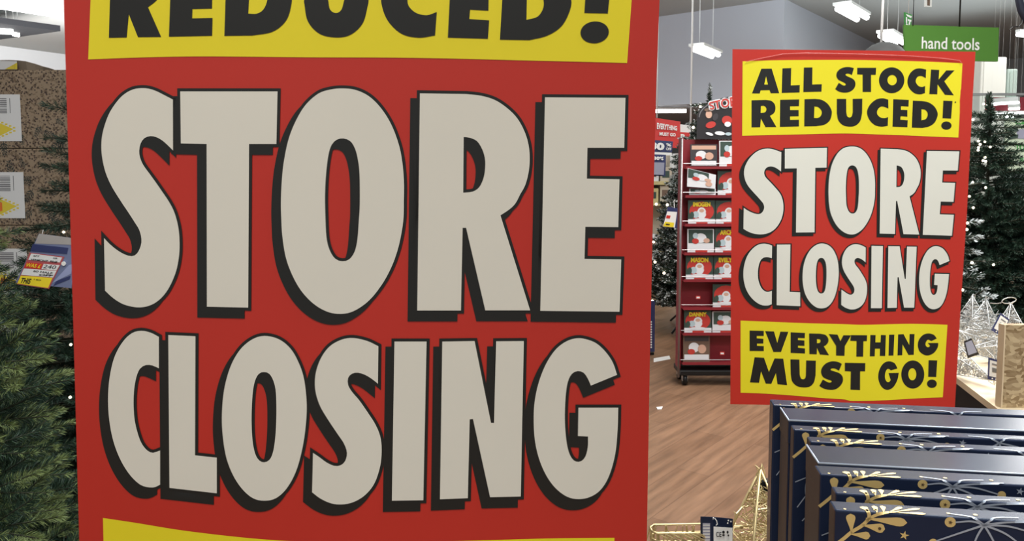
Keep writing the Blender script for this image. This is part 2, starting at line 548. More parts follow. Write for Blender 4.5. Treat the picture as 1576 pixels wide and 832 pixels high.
U1 = crop(1130, 70, 5.547); U2 = crop(1310, 70, 5.547); U3 = crop(1120, 480, 5.547); U4 = crop(1290, 480, 5.547)
TOP = []           # the upper yellow panel's wording, in the small poster's picture plane
TOP.append(('A', C(U1((152,408),(232,198),(320,197),(384,406),(312,407),(302,380),(226,382),(218,409))), [C(U1((272,262),(289,333),(256,333)))]))
TOP.append(('L', C(U1((412,195),(487,192),(483,340),(560,337),(558,400),(406,404))), []))
TOP.append(('L', C(U1((595,188),(668,187),(666,333),(748,330),(745,393),(590,397))), []))
TOP.append(('S', U1((1022,193,1),(985,184),(945,185),(905,200),(878,228),(873,262),(890,292),(925,310),(950,325),(950,338),(930,340),(893,318,1),(862,372,1),(895,393),(940,402),(985,395),(1020,370),(1035,335),(1028,300),(1005,280),(965,262),(950,250),(960,240),(985,242),(1005,252,1)), []))
TOP.append(('T', C(U2((52,190),(213,190),(210,250),(170,250),(170,396),(98,396),(98,248),(52,246))), []))
TOP.append(('O', U2(*ell(346,296,108,110)), [U2(*ell(350,295,40,44))]))
TOP.append(('C', U2((640,205,1),(590,195),(545,202),(505,235),(483,285),(483,330),(505,375),(545,408),(590,416),(630,405,1),(632,345,1),(605,353),(575,345),(553,315),(553,290),(570,265),(600,260),(637,278,1)), []))
TOP.append(('K', C(U2((682,205),(752,208),(747,290),(812,212),(882,212),(795,305),(876,424),(800,420),(738,330),(735,416),(667,414))), []))
TOP.append(('R', U1((148,467,1),(270,464,1),(315,472),(345,500),(352,540),(340,575),(305,600,1),(360,695,1),(268,696,1),(228,622,1),(222,697,1),(148,698,1)), [U1((228,515,1),(255,515),(272,530),(275,548),(262,570),(226,575,1))]))
TOP.append(('E', C(U1((393,463),(555,460),(553,517),(477,518),(477,550),(550,550),(550,603),(477,605),(477,635),(553,633),(553,690),(390,694))), []))
TOP.append(('D', U1((600,458,1),(690,455,1),(750,465),(800,500),(830,550),(832,590),(815,640),(770,675),(700,688,1),(598,690,1)), [U1((685,520,1),(715,525),(740,548),(748,575),(735,605),(712,618),(682,618,1))]))
TOP.append(('U', U1((876,455,1),(956,455,1),(957,570,1),(965,603),(985,614),(1003,603),(1012,570,1),(1012,455,1),(1094,453,1),(1092,580,1),(1075,645),(1035,683),(985,692),(930,680),(890,640),(876,580,1)), []))
TOP.append(('C', U2((317,462,1),(270,450),(215,460),(165,500),(138,550),(138,590),(160,640),(205,680),(260,692),(312,685,1),(316,610,1),(285,620),(250,613),(225,590),(222,560),(240,530),(270,520),(318,537,1)), []))
TOP.append(('E', C(U2((360,458),(492,464),(490,520),(425,517),(425,548),(480,550),(480,607),(422,603),(420,633),(483,638),(480,697),(353,692))), []))
TOP.append(('D', U2((527,470,1),(600,473,1),(660,485),(710,520),(737,570),(735,610),(710,660),(665,690),(610,703,1),(518,700,1)), [U2((600,543,1),(630,548),(650,570),(652,600),(635,628),(600,638,1))]))
TOP.append(('!', C(U2((787,470),(865,473),(853,624),(780,620))), []))
TOP.append(('.', U2(*ell(813,683,44,35)), []))
TOP.append(('*', U2(*ell(890,484,6,7,10)), []))
BOT = []
BOT.append(('E', C(U3((187,157),(308,160),(308,203),(248,203),(248,223),(305,228),(304,268),(250,268),(250,287),(308,290),(308,332),(187,331))), []))
BOT.append(('V', C(U3((320,162),(395,165),(423,262),(450,167),(518,168),(455,340),(390,340))), []))
BOT.append(('E', C(U3((537,172),(660,178),(658,222),(600,220),(600,238),(655,242),(655,288),(600,286),(600,303),(660,310),(660,353),(537,348))), []))
BOT.append(('R', U3((695,182,1),(790,184,1),(835,195),(858,225),(858,255),(840,280),(820,292,1),(865,368,1),(788,362,1),(762,305,1),(760,360,1),(697,358,1)), [U3((762,230,1),(785,232),(793,245),(785,262),(762,265,1))]))
BOT.append(('Y', C(U3((862,187),(938,192),(962,247),(988,197),(1053,198),(1000,290),(997,373),(925,371),(925,288))), []))
BOT.append(('T', C(U4((110,196),(247,197),(245,247),(216,248),(213,380),(155,380),(157,247),(103,245))), []))
BOT.append(('H', C(U4((275,195),(320,196),(318,258),(362,258),(365,195),(407,196),(402,374),(355,374),(357,312),(315,312),(312,377),(270,377))), []))
BOT.append(('I', C(U4((435,193),(480,192),(472,370),(430,371))), []))
BOT.append(('N', C(U4((512,190),(558,188),(607,280),(610,187),(652,187),(645,364),(600,365),(550,275),(547,367),(507,369))), []))
BOT.append(('G', U4((842,225,1),(815,193),(770,182),(725,195),(690,235),(680,285),(695,335),(735,365),(775,368),(820,345),(850,300),(855,263,1),(765,263,1),(785,288,1),(772,299),(755,295),(745,275),(752,250),(768,235),(795,247,1)), []))
BOT.append(('M', C(U3((230,385),(310,390),(352,510),(400,395),(474,397),(507,623),(425,615),(412,520),(372,612),(325,610),(285,505),(268,603),(190,600))), []))
BOT.append(('U', U3((535,403,1),(612,405,1),(615,535,1),(625,565),(643,573),(660,565),(667,540,1),(670,412,1),(753,414,1),(750,540,1),(735,600),(700,635),(645,642),(590,630),(550,590),(538,530,1)), []))
BOT.append(('S', U3((975,442,1),(940,425),(890,420),(840,437),(805,475),(797,515),(815,555),(855,575),(885,585),(885,597),(860,600),(812,575,1),(782,630,1),(820,652),(870,663),(920,658),(960,630),(983,590),(980,550),(955,522),(910,505),(880,495),(885,482),(915,482),(950,500,1)), []))
BOT.append(('T', C(U4((57,432),(232,435),(230,505),(188,505),(187,665),(105,662),(108,507),(57,503))), []))
BOT.append(('G', U4((507,480,1),(480,435),(435,420),(390,435),(355,485),(342,550),(355,610),(385,650),(425,663),(470,640),(505,580),(518,518,1),(430,520,1),(449,580,1),(432,597),(412,590),(400,560),(402,520),(415,490),(432,484),(450,497,1)), []))
BOT.append(('O', U4(*ell(637,532,98,120)), [U4(*ell(633,530,34,52))]))
BOT.append(('!', C(U4((772,410),(846,412),(837,554),(768,552))), []))
BOT.append(('.', U4(*ell(800,611,42,36)), []))
S_TOPPANEL = U1((72,135,1),(300,127),(550,124),(800,123),(1000,123)) + U2((250,127),(500,133),(700,140),(950,151,1),(915,785,1),(700,777),(500,768),(300,761)) + U1((1000,751),(800,752),(600,757),(300,764),(68,770,1))
S_BOTPANEL = U3((110,72,1),(300,80),(600,92),(800,98),(1000,103)) + U4((200,108),(400,104),(600,100),(800,103),(933,108,1),(893,727,1),(750,732),(600,740),(400,752),(250,757),(100,757)) + U3((1000,745),(800,732),(600,715),(350,697),(110,687,1))

# matching points of the two posters' headline: (large, small)
V5 = crop(1130, 210, 5.2); V6 = crop(1300, 210, 5.2); V7 = crop(1130, 360, 6.4); V8 = crop(1290, 360, 6.4)
PAIR = []
def pair(big, small): PAIR.extend(zip(big, small))
pair(T_((38,45),(366,45),(362,222),(270,222),(267,773),(128,770),(127,222),(40,220)), V5((400,95),(738,88),(735,255),(642,257),(635,768),(487,770),(493,262),(400,262)))
pair(A((552,145),(553,488),(88,1077),(95,1432),(70,440),(597,1130)), V5((374,120),(372,278),(85,568),(88,740),(92,275),(388,560)))
pair(F_((115,103),(410,397),(407,772)) + G_((625,88),(815,696),(528,696),(394,168),(372,697),(92,697)), V6((312,95),(420,235),(413,402),(513,478),(580,780),(467,780),(416,520),(402,775),(293,775)))
pair(H_((85,43),(356,45),(352,213),(228,213),(226,317),(336,319),(332,480),(221,479),(218,587),(342,589),(336,765),(69,762)), V6((650,110),(910,118),(905,275),(785,272),(780,365),(885,372),(875,525),(768,522),(765,617),(882,630),(868,795),(612,787)))
pair(Cc((510,70)) + E_((490,718)), V6((68,78),(62,782)))
pair(J_((290,78),(290,212),(295,562),(295,708),(73,340)), V7((362,105),(365,238),(365,557),(365,692),(103,390)))
pair(J_((330,70),(446,75),(444,583),(537,593),(537,745),(335,722)), V7((413,100),(548,100),(548,565),(645,567),(645,705),(413,697)))
pair(K_((268,46),(268,749),(88,380),(449,340)), V7((855,92),(862,730),(664,400),(1038,395)))
pair(M_((367,90),(365,250),(88,545),(84,713)), V8((298,125),(297,280),(40,545),(40,695)))
pair(N_((103,70),(240,70),(226,747),(92,749)), V8((352,115),(455,115),(440,728),(342,730)))
pair(N_((307,70),(445,68),(515,417),(528,417),(537,69),(655,68),(642,731),(511,734),(438,400),(424,402),(416,738),(297,743)), V8((502,115),(597,115),(640,435),(655,435),(660,122),(755,122),(735,722),(637,722),(588,425),(577,425),(567,728),(490,728)))
pair(Q_((443,212),(278,352),(448,352),(276,473),(319,475),(87,400),(280,742)), V8((1110,262),(945,390),(1112,388),(943,492),(978,495),(785,470),(950,742)))

def polyfit(src, dst, terms):
    S = np.array([p[:2] for p in src], float); D = np.array([p[:2] for p in dst], float)
    c = S.mean(0); sc = S.std(0)
    def feat(p):
        x, y = (p[..., 0]-c[0])/sc[0], (p[..., 1]-c[1])/sc[1]
        return np.stack([x**a*y**b for a, b in terms], -1)
    k = np.linalg.lstsq(feat(S), D, rcond=None)[0]
    res = np.abs(feat(S) @ k - D)
    print('fit residual', res.mean(0).round(2), res.max(0).round(2))
    return lambda p: tuple(feat(np.array(p[:2], float)) @ k)
CUB = [(a, b) for a in range(4) for b in range(4) if a+b <= 3]
to_small = polyfit([p for p, q in PAIR], [q for p, q in PAIR], CUB)
P1 = crop(80, 0, 3.283); P2 = crop(540, 0, 3.283)
tp_b = P1((283,198),(385,190),(437,188),(560,183),(588,185),(818,182),(818,88),(705,86),(705,48),(805,45),(870,182),(1425,195)) + P2((410,182),(417,48),(470,190),(715,197),(717,98),(598,94),(600,55),(703,57),(768,200),(1175,68),(1297,70),(1232,160)) + [(135.7,91.4),(963.4,96.9)]
tp_s = U1((148,698),(222,697),(268,696),(360,695),(390,694),(553,690),(553,633),(477,635),(477,605),(550,603),(598,690),(985,692)) + U2((312,685),(316,610),(353,692),(480,697),(483,638),(420,633),(422,603),(480,607),(518,700),(780,620),(853,624),(813,683)) + [(1142.3,208.8),(1475,211.5)]
top_to_big = polyfit(tp_s, tp_b, [(0,0),(1,0),(0,1),(1,1),(2,0),(3,0)])
bot_to_big = polyfit([q for p, q in PAIR]+[(1139.8,493),(1458.2,499.5)]*4, [p for p, q in PAIR]+[(160,797),(945,828)]*4, [(0,0),(1,0),(0,1),(1,1)])
B_TOPPANEL = [(*top_to_big(p), 1) for p in S_TOPPANEL[:10]] + [(963.4,96.9,1),(900,95.2),(800,92.8),(700,90.2),(600,88.6),(480,88.2),(380,87.2),(300,86.8),(220,88.3),(135.7,91.4,1)]
B_BOTPANEL = [(158.5,796.6,1),(208,804),(290,817),(400,829),(500,834),(620,834),(740,831),(850,828),(945.7,827,1)] + [(945,1090,1),(165,1090,1)]

class Sheet:
    """a hanging paper sheet: a gently bowed, near vertical surface"""
    def __init__(self, Y, tilt, yaw, bow, xc, zc, w, root):
        self.__dict__.update(locals())
    def depth(self, x, z):
        u = (x-self.xc)/(self.w/2)
        return self.Y + self.tilt*(z-self.zc) + self.yaw*(x-self.xc) + self.bow*(u*u-.33) + self.bow*.35*math.sin(u*2.6+z*5)
    def point(self, px, py, lift):
        d = ray(px, py)
        t = self.Y/d.y
        for _ in range(12):
            p = CAMP + d*t
            t = (self.depth(p.x, p.z))/d.y
        t -= lift/d.length
        return CAMP + d*t
    def part(self, name, groups, lift, m, parent, grid):
        pts, tris = fill(groups, grid)
        vs = [self.point(x, y, lift) for x, y in pts]
        fs = []
        for t in tris:
            n = (vs[t[1]]-vs[t[0]]).cross(vs[t[2]]-vs[t[0]])
            fs.append(t if n.dot(CAMP-vs[t[0]]) > 0 else tuple(reversed(t)))
        return mesh_obj(name, vs, fs, m, parent, True, True)

def build_poster(sh, outline, panels, words, head_map, k_out, k_sh1, k_sh2, grid, nx, ny):
    root = sh.root
    # sheet
    left, right, top, bot = outline
    vs = []
    for lay in (0, 1):
        for j in range(ny+1):
            for i in range(nx+1):
                u, v = i/nx, j/ny
                y = (top(u))*(1-v) + (bot(u))*v
                x = left(y)*(1-u) + right(y)*u
                vs.append(sh.point(x, y, -.0011*lay))
    fs = []; n1 = (nx+1)*(ny+1)
    idx = lambda i, j, l: l*n1 + j*(nx+1) + i
    for j in range(ny):
        for i in range(nx):
            fs.append((idx(i,j,0), idx(i,j+1,0), idx(i+1,j+1,0), idx(i+1,j,0)))
            fs.append((idx(i,j,1), idx(i+1,j,1), idx(i+1,j+1,1), idx(i,j+1,1)))
    fm = [0, 1]*(nx*ny)
    ring = [idx(i,0,0) for i in range(nx)] + [idx(nx,j,0) for j in range(ny)] + [idx(nx-i,ny,0) for i in range(nx)] + [idx(0,ny-j,0) for j in range(ny)]
    base = len(vs); m = len(ring)
    vs += [vs[k] for k in ring] + [vs[k+n1] for k in ring]          # the paper's cut edge, with corners of its own
    for k in range(m):
        fs.append((base+k, base+(k+1) % m, base+m+(k+1) % m, base+m+k)); fm.append(1)
    mesh_obj('sheet', vs, fs, [M['poster_red'], M['white_print']], root, True, True, fm)
    # yellow panels with their wording
    for (poly, word, fn) in panels:
        pan = sh.part('yellow_panel', [[ccw(spline(poly, 6))]], .0004, M['poster_yellow'], root, grid)
        pan['label'] = 'yellow panel with black capitals'
        for ch, outer, holes in word:
            o = ccw([fn(p) for p in spline(outer, 1.2)])
            hs = [ccw([fn(p) for p in spline(h, 1.2)])[::-1] for h in holes]
            sh.part('letter', [[o]+hs], .0008, M['poster_black'], pan, grid)
    for k, (ch, outer, holes) in enumerate(HEAD):
        sx, sy = (k_sh1 if k < N_STORE else k_sh2)
        o = ccw(spline(outer)); hs = [ccw(spline(h))[::-1] for h in holes]
        o2 = offset(o, k_out); h2 = [offset(h, k_out) for h in hs]
        mp = lambda lp: [head_map(p) for p in lp]
        shf = lambda lp: [(p[0]+sx, p[1]+sy) for p in lp]
        fixo = lambda g: g
        letter = sh.part('letter', [[mp(o)]+[mp(h) for h in hs]], .0012, M['poster_white'], root, grid)
        letter['label'] = 'white block capital outlined in black'
        g1 = [mp(o2)]+[mp(h) for h in h2]
        g2 = [mp(shf(o2))]+[mp(shf(h)) for h in h2]
        s = sh.part('drop_shadow_print', [g1, g2], .0008, M['poster_black'], letter, grid)
        s['label'] = 'black printed outline and offset shadow of the capital'
    return root

def interp(tab):
    ys = [t[0] for t in tab]; xs = [t[1] for t in tab]
    def f(y):
        if y <= ys[0]: i = 0
        elif y >= ys[-1]: i = len(ys)-2
        else: i = max(k for k in range(len(ys)-1) if ys[k] <= y)
        return xs[i] + (xs[i+1]-xs[i])*(y-ys[i])/(ys[i+1]-ys[i])
    return f

def sign_post(root, x, y, z1):
    """floor stand behind a poster"""
    mb = MB()
    mb.tube([(x, y, .02), (x, y, z1)], .011, 10)
    mb.build('pole', M['black_metal'], root, True, True)
    b = MB()
    b.lathe([(.15, 0), (.15, .008), (.13, .016), (.02, .022), (.014, .03)], 28, 0, (x, y, 0))
    b.build('base', M['black_metal'], root, True)

YB = .79
rb = thing('sale_poster', 'big red STORE CLOSING poster filling the left and middle foreground', 'poster', (-.155, YB+.05, 0))
shB = Sheet(YB, .012, .01, .006, -.155, 1.4, .61, rb)
build_poster(shB, (interp([(0,98),(330,108),(560,114.5),(832,122)]), interp([(0,1015),(120,1010.5),(330,1005),(560,1000),(832,995.5)]), lambda u: -262+8*u, lambda u: 1128+14*u),
    [(B_TOPPANEL, TOP, top_to_big), (B_BOTPANEL, BOT, bot_to_big)], None, lambda p: p, 4.7, (-10.2, 12), (-9.3, 12.5), 26, 30, 44)
sign_post(rb, -.155, YB+.05, 1.86)
mbr = MB(); mbr.box((-.46, YB+.037, 1.845), (.15, YB+.046, 1.865)); mbr.build('top_bar', M['black_metal'], rb, True)

YS = 1.97
rs = thing('sale_poster', 'smaller complete red STORE CLOSING poster standing behind the navy gift boxes', 'poster', (.875, YS+.06, 0))
shS = Sheet(YS, .01, -.03, .010, .875, 1.42, .62, rs)
build_poster(shS, (interp([(70,1127.3),(622,1124)]), interp([(78,1501.5),(150,1497),(330,1488),(480,1478),(628,1469.5)]), lambda u: 75.5+4*u, lambda u: 621.5+7*u),
    [(S_TOPPANEL, TOP, lambda p: tuple(p[:2])), (S_BOTPANEL, BOT, lambda p: tuple(p[:2]))], None, to_small, 4.4, (-8.6, 9.6), (-7.6, 10), 16, 24, 34)
sign_post(rs, .875, YS+.06, 1.86)
mbr = MB(); mbr.box((.60, YS+.042, 1.835), (1.16, YS+.050, 1.853)); mbr.build('top_bar', M['black_metal'], rs, True)

mb = MB()
mb.tube([shS.point(x, y, .003) for x, y in ((1148,95),(1165,91),(1182,87.5),(1205,83),(1240,81.5),(1290,82.5),(1340,83.5),(1400,86),(1450,89.5),(1477,93),(1480.5,98))], .0006, 6)
mb.build('plastic_pocket_edge', mat('pocket_plastic', (.80, .32, .30), .2, .6), rs, True, True)
# ------------------------------------------------------------------ artificial fir trees
M['needle_dark'] = mat('needle_dark', (.014, .036, .023), .55, .35)
M['needle_mid'] = mat('needle_mid', (.034, .072, .036), .55, .35)
M['needle_tip'] = mat('needle_tip', (.17, .22, .08), .55, .35)
M['needle_snow'] = mat('needle_snow', (.62, .66, .66), .7, .2)
M['needle_far'] = mat('needle_far', (.030, .055, .036), .6, .3)
M['bark'] = mat('twig_dark', (.030, .032, .018), .8)

def sprig(L, nl, n, w, rng, tipm, cone=1.0):
    """one bottle-brush twig along +X: verts, tris, material index (0 dark 1 mid 2 tip 3 bark)"""
    V, F, Mi = [], [], []
    r = w*1.1
    for x in (0, L*.96):
        for k in range(3):
            a = 2.094*k
            V.append((x, r*math.cos(a), r*math.sin(a)))
    for k in range(3):
        j = (k+1) % 3
        F += [(k, j, 3+j), (k, 3+j, 3+k)]; Mi += [3, 3]
    for i in range(n):
        x = L*(.02+.98*(i+rng.random())/n)
        a = rng.random()*6.283
        sp = R(58) - R(26)*(x/L)**2 + rng.uniform(-.15, .15)
        ln = nl*rng.uniform(.75, 1.1)*(1-.35*(x/L)**3)
        d = np.array((math.cos(sp), math.sin(sp)*math.cos(a), math.sin(sp)*math.sin(a)))
        o = np.array((x, 0, 0))
        s = np.cross(d, (rng.random()-.5, rng.random()-.5, rng.random()-.5)); s = s/np.linalg.norm(s)*w*.5
        b = len(V)
        V += [tuple(o), tuple(o+d*ln*.5+s), tuple(o+d*ln*.5-s), tuple(o+d*ln)]
        F += [(b, b+1, b+2), (b+1, b+3, b+2)]
        mi = (2 if rng.random() < tipm*(x/L)**2.2 else (1 if rng.random() < .45 else 0))
        Mi += [mi, mi]
    return np.array(V, np.float32), np.array(F, np.int32), np.array(Mi, np.int32)

def frame(d, roll):
    x = np.array(d, float); x /= np.linalg.norm(x)
    u = np.cross((0, 0, 1), x); u = u/(np.linalg.norm(u)+1e-9)
    v = np.cross(x, u)
    c, s = math.cos(roll), math.sin(roll)
    return np.stack([x, c*u+s*v, -s*u+c*v], 1)

def fir(name, label, base, H, rad, seed, mats, L=.11, nl=.022, n=120, w=.0014, tipm=.5, step=.075, dens=1.0, z0=.28, lights=(), bulb=.009, group=None, power=.85, foot=.26, kinds=4):
    rng = random.Random(seed)
    root = thing(name, label, 'Christmas tree', base, 0, group)
    protos = [sprig(L*rng.uniform(.85, 1.15), nl, n, w, rng, tipm*rng.choice((.1, .5, 1, 1.6))) for _ in range(kinds)]
    Vs, Fs, Ms = [], [], []
    nv = 0
    prof = lambda z: rad*max(.02, (H-z)/(H-z0))**power
    def put(pos, d):
        nonlocal nv
        V, F, Mi = rng.choice(protos)
        A_ = frame(d, rng.random()*6.283)
        Vs.append(V @ A_.T.astype(np.float32) + np.array(pos, np.float32)); Fs.append(F+nv); Ms.append(Mi)
        nv += len(V)
    stem = MB()
    stem.tube([(0, 0, .06), (0, 0, H*.5), (0, 0, H-.03)], [.024, .016, .006], 8)
    z = z0
    while z < H-.04:
        r = prof(z)
        nb = max(3, int(dens*r*2*math.pi/(L*.95)))
        ph = rng.random()*6.283
        for k in range(nb):
            a = ph + 6.283*k/nb + rng.uniform(-.12, .12)
            rr = r*rng.uniform(.82, 1.08)
            up = rng.uniform(-.06, .22)
            dirv = np.array((math.cos(a), math.sin(a), up))
            zb = z - rr*up*.6 + rng.uniform(-.3, .3)*step
            p0 = np.array((0, 0, zb))
            if rr > .12:
                stem.tube([tuple(p0), tuple(p0+dirv*rr*.8)], [.004, .002], 4, 0, False)
            s = rr - L
            put(p0+dirv*max(s, .0), dirv)
            while s > rr*.42 and s > .03:
                for sg in (-1, 1):
                    aa = a + sg*rng.uniform(.5, .95)
                    put(p0+dirv*s, (math.cos(aa), math.sin(aa), up+rng.uniform(-.15, .25)))
                if rng.random() < .6:
                    put(p0+dirv*s, (math.cos(a), math.sin(a), up+rng.uniform(.3, .8)))
                s -= L*.55
        z += step*(.7+.3*r/rad)
    for k in range(3):
        put((0, 0, H-L*.5-k*.03), (rng.uniform(-.2, .2), rng.uniform(-.2, .2), 1))
    V = np.concatenate(Vs); F = np.concatenate(Fs); Mi = np.concatenate(Ms)
    me = bpy.data.meshes.new('foliage')
    me.vertices.add(len(V)); me.vertices.foreach_set('co', V.ravel())
    me.loops.add(F.size); me.loops.foreach_set('vertex_index', F.ravel())
    me.polygons.add(len(F)); me.polygons.foreach_set('loop_start', np.arange(0, F.size, 3, dtype=np.int32))
    for m in mats: me.materials.append(m)
    me.polygons.foreach_set('material_index', Mi)
    me.update(); me.validate()
    link(bpy.data.objects.new('foliage', me), root)
    stem.build('trunk', M['bark'], root)
    st = MB()
    for k in range(4):
        a = .6 + k*math.pi/2
        c, s = math.cos(a), math.sin(a)
        st.tube([(0, 0, .13), (c*.10, s*.10, .13), (c*foot*.77, s*foot*.77, .10), (c*foot, s*foot, .012)], .011, 7)
    st.build('stand', M['black_metal'], root, False, True)
    for (px, py) in lights:
        # the bulb sits where the sight line meets the crown's outer needles
        d = ray(px, py); best = None
        t = (base[1]-rad*1.3)/d.y
        for i in range(200):
            p = CAMP + d*t
            if math.hypot(p.x-base[0], p.y-base[1]) < prof(min(p.z-base[2], H-.03))*1.0: best = p; break
            t += .012/d.length
        if best is None:
            best = CAMP + d*(base[1]/d.y)
        ball('fairy_light', best, bulb, M['fairy'], root)
    print(name, len(F), 'needle tris')
    return root

near = [M['needle_dark'], M['needle_mid'], M['needle_tip'], M['bark']]
deep = [M['needle_dark'], M['needle_far'], M['needle_mid'], M['bark']]
snow = [M['needle_dark'], M['needle_far'], M['needle_snow'], M['bark']]
fir('christmas_tree', 'nearest green fir tree with yellow-tipped branches at the lower left edge', (-1.30, 1.52, 0), 2.22, .55, 11, near, L=.135, nl=.026, n=330, w=.0014, tipm=1.2, step=.095, dens=.85)
fir('christmas_tree', 'dark fir tree with warm lights half behind the big poster, in front of the cartons', (-1.50, 2.70, 0), 1.82, .58, 12, deep, L=.15, nl=.034, n=220, w=.002, tipm=.2, step=.08, dens=1.1,
    lights=((98,357),(104,433),(109,530),(77,588),(108,611)), bulb=.0042)
bt = at(1086, 420, 7.5)
fir('christmas_tree', 'frosted fir tree with white tips behind the book rack', (bt.x, 7.5, 0), 2.30, .64, 13, snow, L=.15, nl=.042, n=80, w=.008, tipm=1.0, step=.10, dens=1.1, z0=.3,
    lights=((1078,164),(1067,196),(1049,235),(1048,243),(1049,260),(1046,374),(1010,314),(1006,372),(1008,403),(1049,312),(1004,463),(1027,315),(1022,420)), bulb=.013, power=.6, foot=.46)
b3 = at(1514, 420, 5.4)
fir('christmas_tree', 'dark green fir tree with scattered lights at the right edge, behind the smaller poster', (b3.x, 5.4, 0), 2.02, .68, 14, deep, L=.18, nl=.045, n=170, w=.0055, tipm=.35, step=.066, dens=1.15,
    lights=((1506,217),(1516,218),(1508.5,222),(1506,227),(1505.5,231),(1524,226),(1516,242),(1513,247),(1517,248),(1497,280.5),(1517,288.5),(1492,302),(1498,319.5),(1529,407),(1497.5,184),(1514,160)), bulb=.008, power=.8)
b4 = at(1462, 420, 3.5)
fir('christmas_tree', 'short frosted fir tree just behind the right side of the smaller poster', (b4.x, 3.5, 0), 1.52, .36, 15, snow, L=.11, nl=.03, n=90, w=.005, tipm=1.3, step=.09, dens=1.1, z0=.3,
    lights=((1489,343),(1496,404),(1481.5,446),(1488,353)), bulb=.006)
# ------------------------------------------------------------------ left: printed cartons, price card
def carton_material():
    m = mat('printed_kraft_card', (.19, .135, .09), .65, .25)
    nt, b = nodes_of(m)
    N, L = nt.nodes, nt.links
    tc = N.new('ShaderNodeTexCoord')
    vo = N.new('ShaderNodeTexVoronoi'); vo.inputs['Scale'].default_value = 88
    L.new(tc.outputs['Object'], vo.inputs['Vector'])
    cr = N.new('ShaderNodeValToRGB')
    cr.color_ramp.elements[0].position = .30; cr.color_ramp.elements[0].color = (.085, .06, .05, 1)
    cr.color_ramp.elements[1].position = .40; cr.color_ramp.elements[1].color = (.31, .235, .16, 1)
    L.new(vo.outputs['Distance'], cr.inputs[0])
    n = N.new('ShaderNodeTexNoise'); n.inputs['Scale'].default_value = 85; n.inputs['Detail'].default_value = 3
    L.new(tc.outputs['Object'], n.inputs['Vector'])
    c2 = N.new('ShaderNodeValToRGB')
    c2.color_ramp.elements[0].position = .40; c2.color_ramp.elements[0].color = (.45, .42, .40, 1)
    c2.color_ramp.elements[1].position = .48; c2.color_ramp.elements[1].color = (1, 1, 1, 1)
    L.new(n.outputs['Fac'], c2.inputs[0])
    mx = N.new('ShaderNodeMix'); mx.data_type = 'RGBA'; mx.blend_type = 'MULTIPLY'; mx.inputs[0].default_value = .8
    L.new(cr.outputs[0], mx.inputs[6]); L.new(c2.outputs[0], mx.inputs[7]); L.new(mx.outputs[2], b.inputs['Base Color'])
    return m
M['carton'] = carton_material()
M['leaf_print'] = mat('leaf_print_dark', (.025, .040, .038), .65)
M['card_edge'] = mat('card_edge', (.24, .19, .14), .8)
M['label_white'] = mat('label_white', (.74, .75, .75), .5)
M['label_yellow'] = mat('label_yellow', (.75, .60, .05), .5)

def flat_poly(mb, pts2, f, mi=0):
    mb.add([f(*p) for p in pts2], [tuple(range(len(pts2)))], mi)

def fern(mb, f, cx, cy, L, ang):
    """a printed sprig of paired leaflets on the face f(u, v)"""
    c, s = math.cos(ang), math.sin(ang)
    P = lambda x, y: f(cx+c*x-s*y, cy+s*x+c*y)
    mb.add([P(0, -L*.02), P(L, -L*.01), P(L, L*.01), P(0, L*.02)], [(0, 1, 2, 3)])
    for k in range(5):
        x = L*(.15+.17*k); l = L*(.32-.03*k)
        for sg in (-1, 1):
            mb.add([P(x, 0), P(x+l*.45, sg*l*.35), P(x+l*.8, sg*l*.85), P(x+l*.25, sg*l*.55)], [(0, 1, 2, 3) if sg > 0 else (3, 2, 1, 0)])

def stock_label(parent, f, u0, v1, w, h):
    """white sticker with a barcode above a yellow stepped triangle; (u0, v1) is its top left corner"""
    g = lambda u, v, l: f(u0+u*w, v1-v*h) + Vector((0, -l, 0))
    box = [g(0, 0, .0012), g(1, 0, .0012), g(1, 1, .0012), g(0, 1, .0012)]
    lab = put_slab('sticker', box, M['label_white'], parent, 0, .001)
    mb = MB()
    rng = random.Random(int(v1*100))
    v = .08
    while v < .42:
        t = rng.choice((.012, .02, .03))
        mb.add([g(.12, v+t, .0016), g(.62, v+t, .0016), g(.62, v, .0016), g(.12, v, .0016)], [(0, 1, 2, 3)])
        v += t+rng.choice((.012, .02))
    mb.add([g(.70, .40, .0016), g(.72, .40, .0016), g(.72, .08, .0016), g(.70, .08, .0016)], [(0, 1, 2, 3)])
    mb.build('barcode', M['grey_print'], lab, True)
    tr = MB()
    tr.add([g(.0, .96, .0016), g(.30, .92, .0016), g(.78, .74, .0016), g(.30, .58, .0016), g(.0, .52, .0016)], [(0, 1, 2, 3, 4)])
    for k in range(6):
        for sg in (-1, 1):
            u, vv = .25+.11*k, .745+sg*(.215-.036*k)
            tr.add([g(u-.035, vv+.016, .0016), g(u+.035, vv+.016, .0016), g(u+.035, vv-.016, .0016), g(u-.035, vv-.016, .0016)], [(0, 1, 2, 3)])
    tr.build('yellow_triangle', M['label_yellow'], lab, True)
    tb = MB()
    tb.add([g(.22, .86, .002), g(.36, .84, .002), g(.36, .66, .002), g(.22, .64, .002)], [(0, 1, 2, 3)])
    tb.build('dark_stripe', M['orange_print'], lab, True)
    return lab

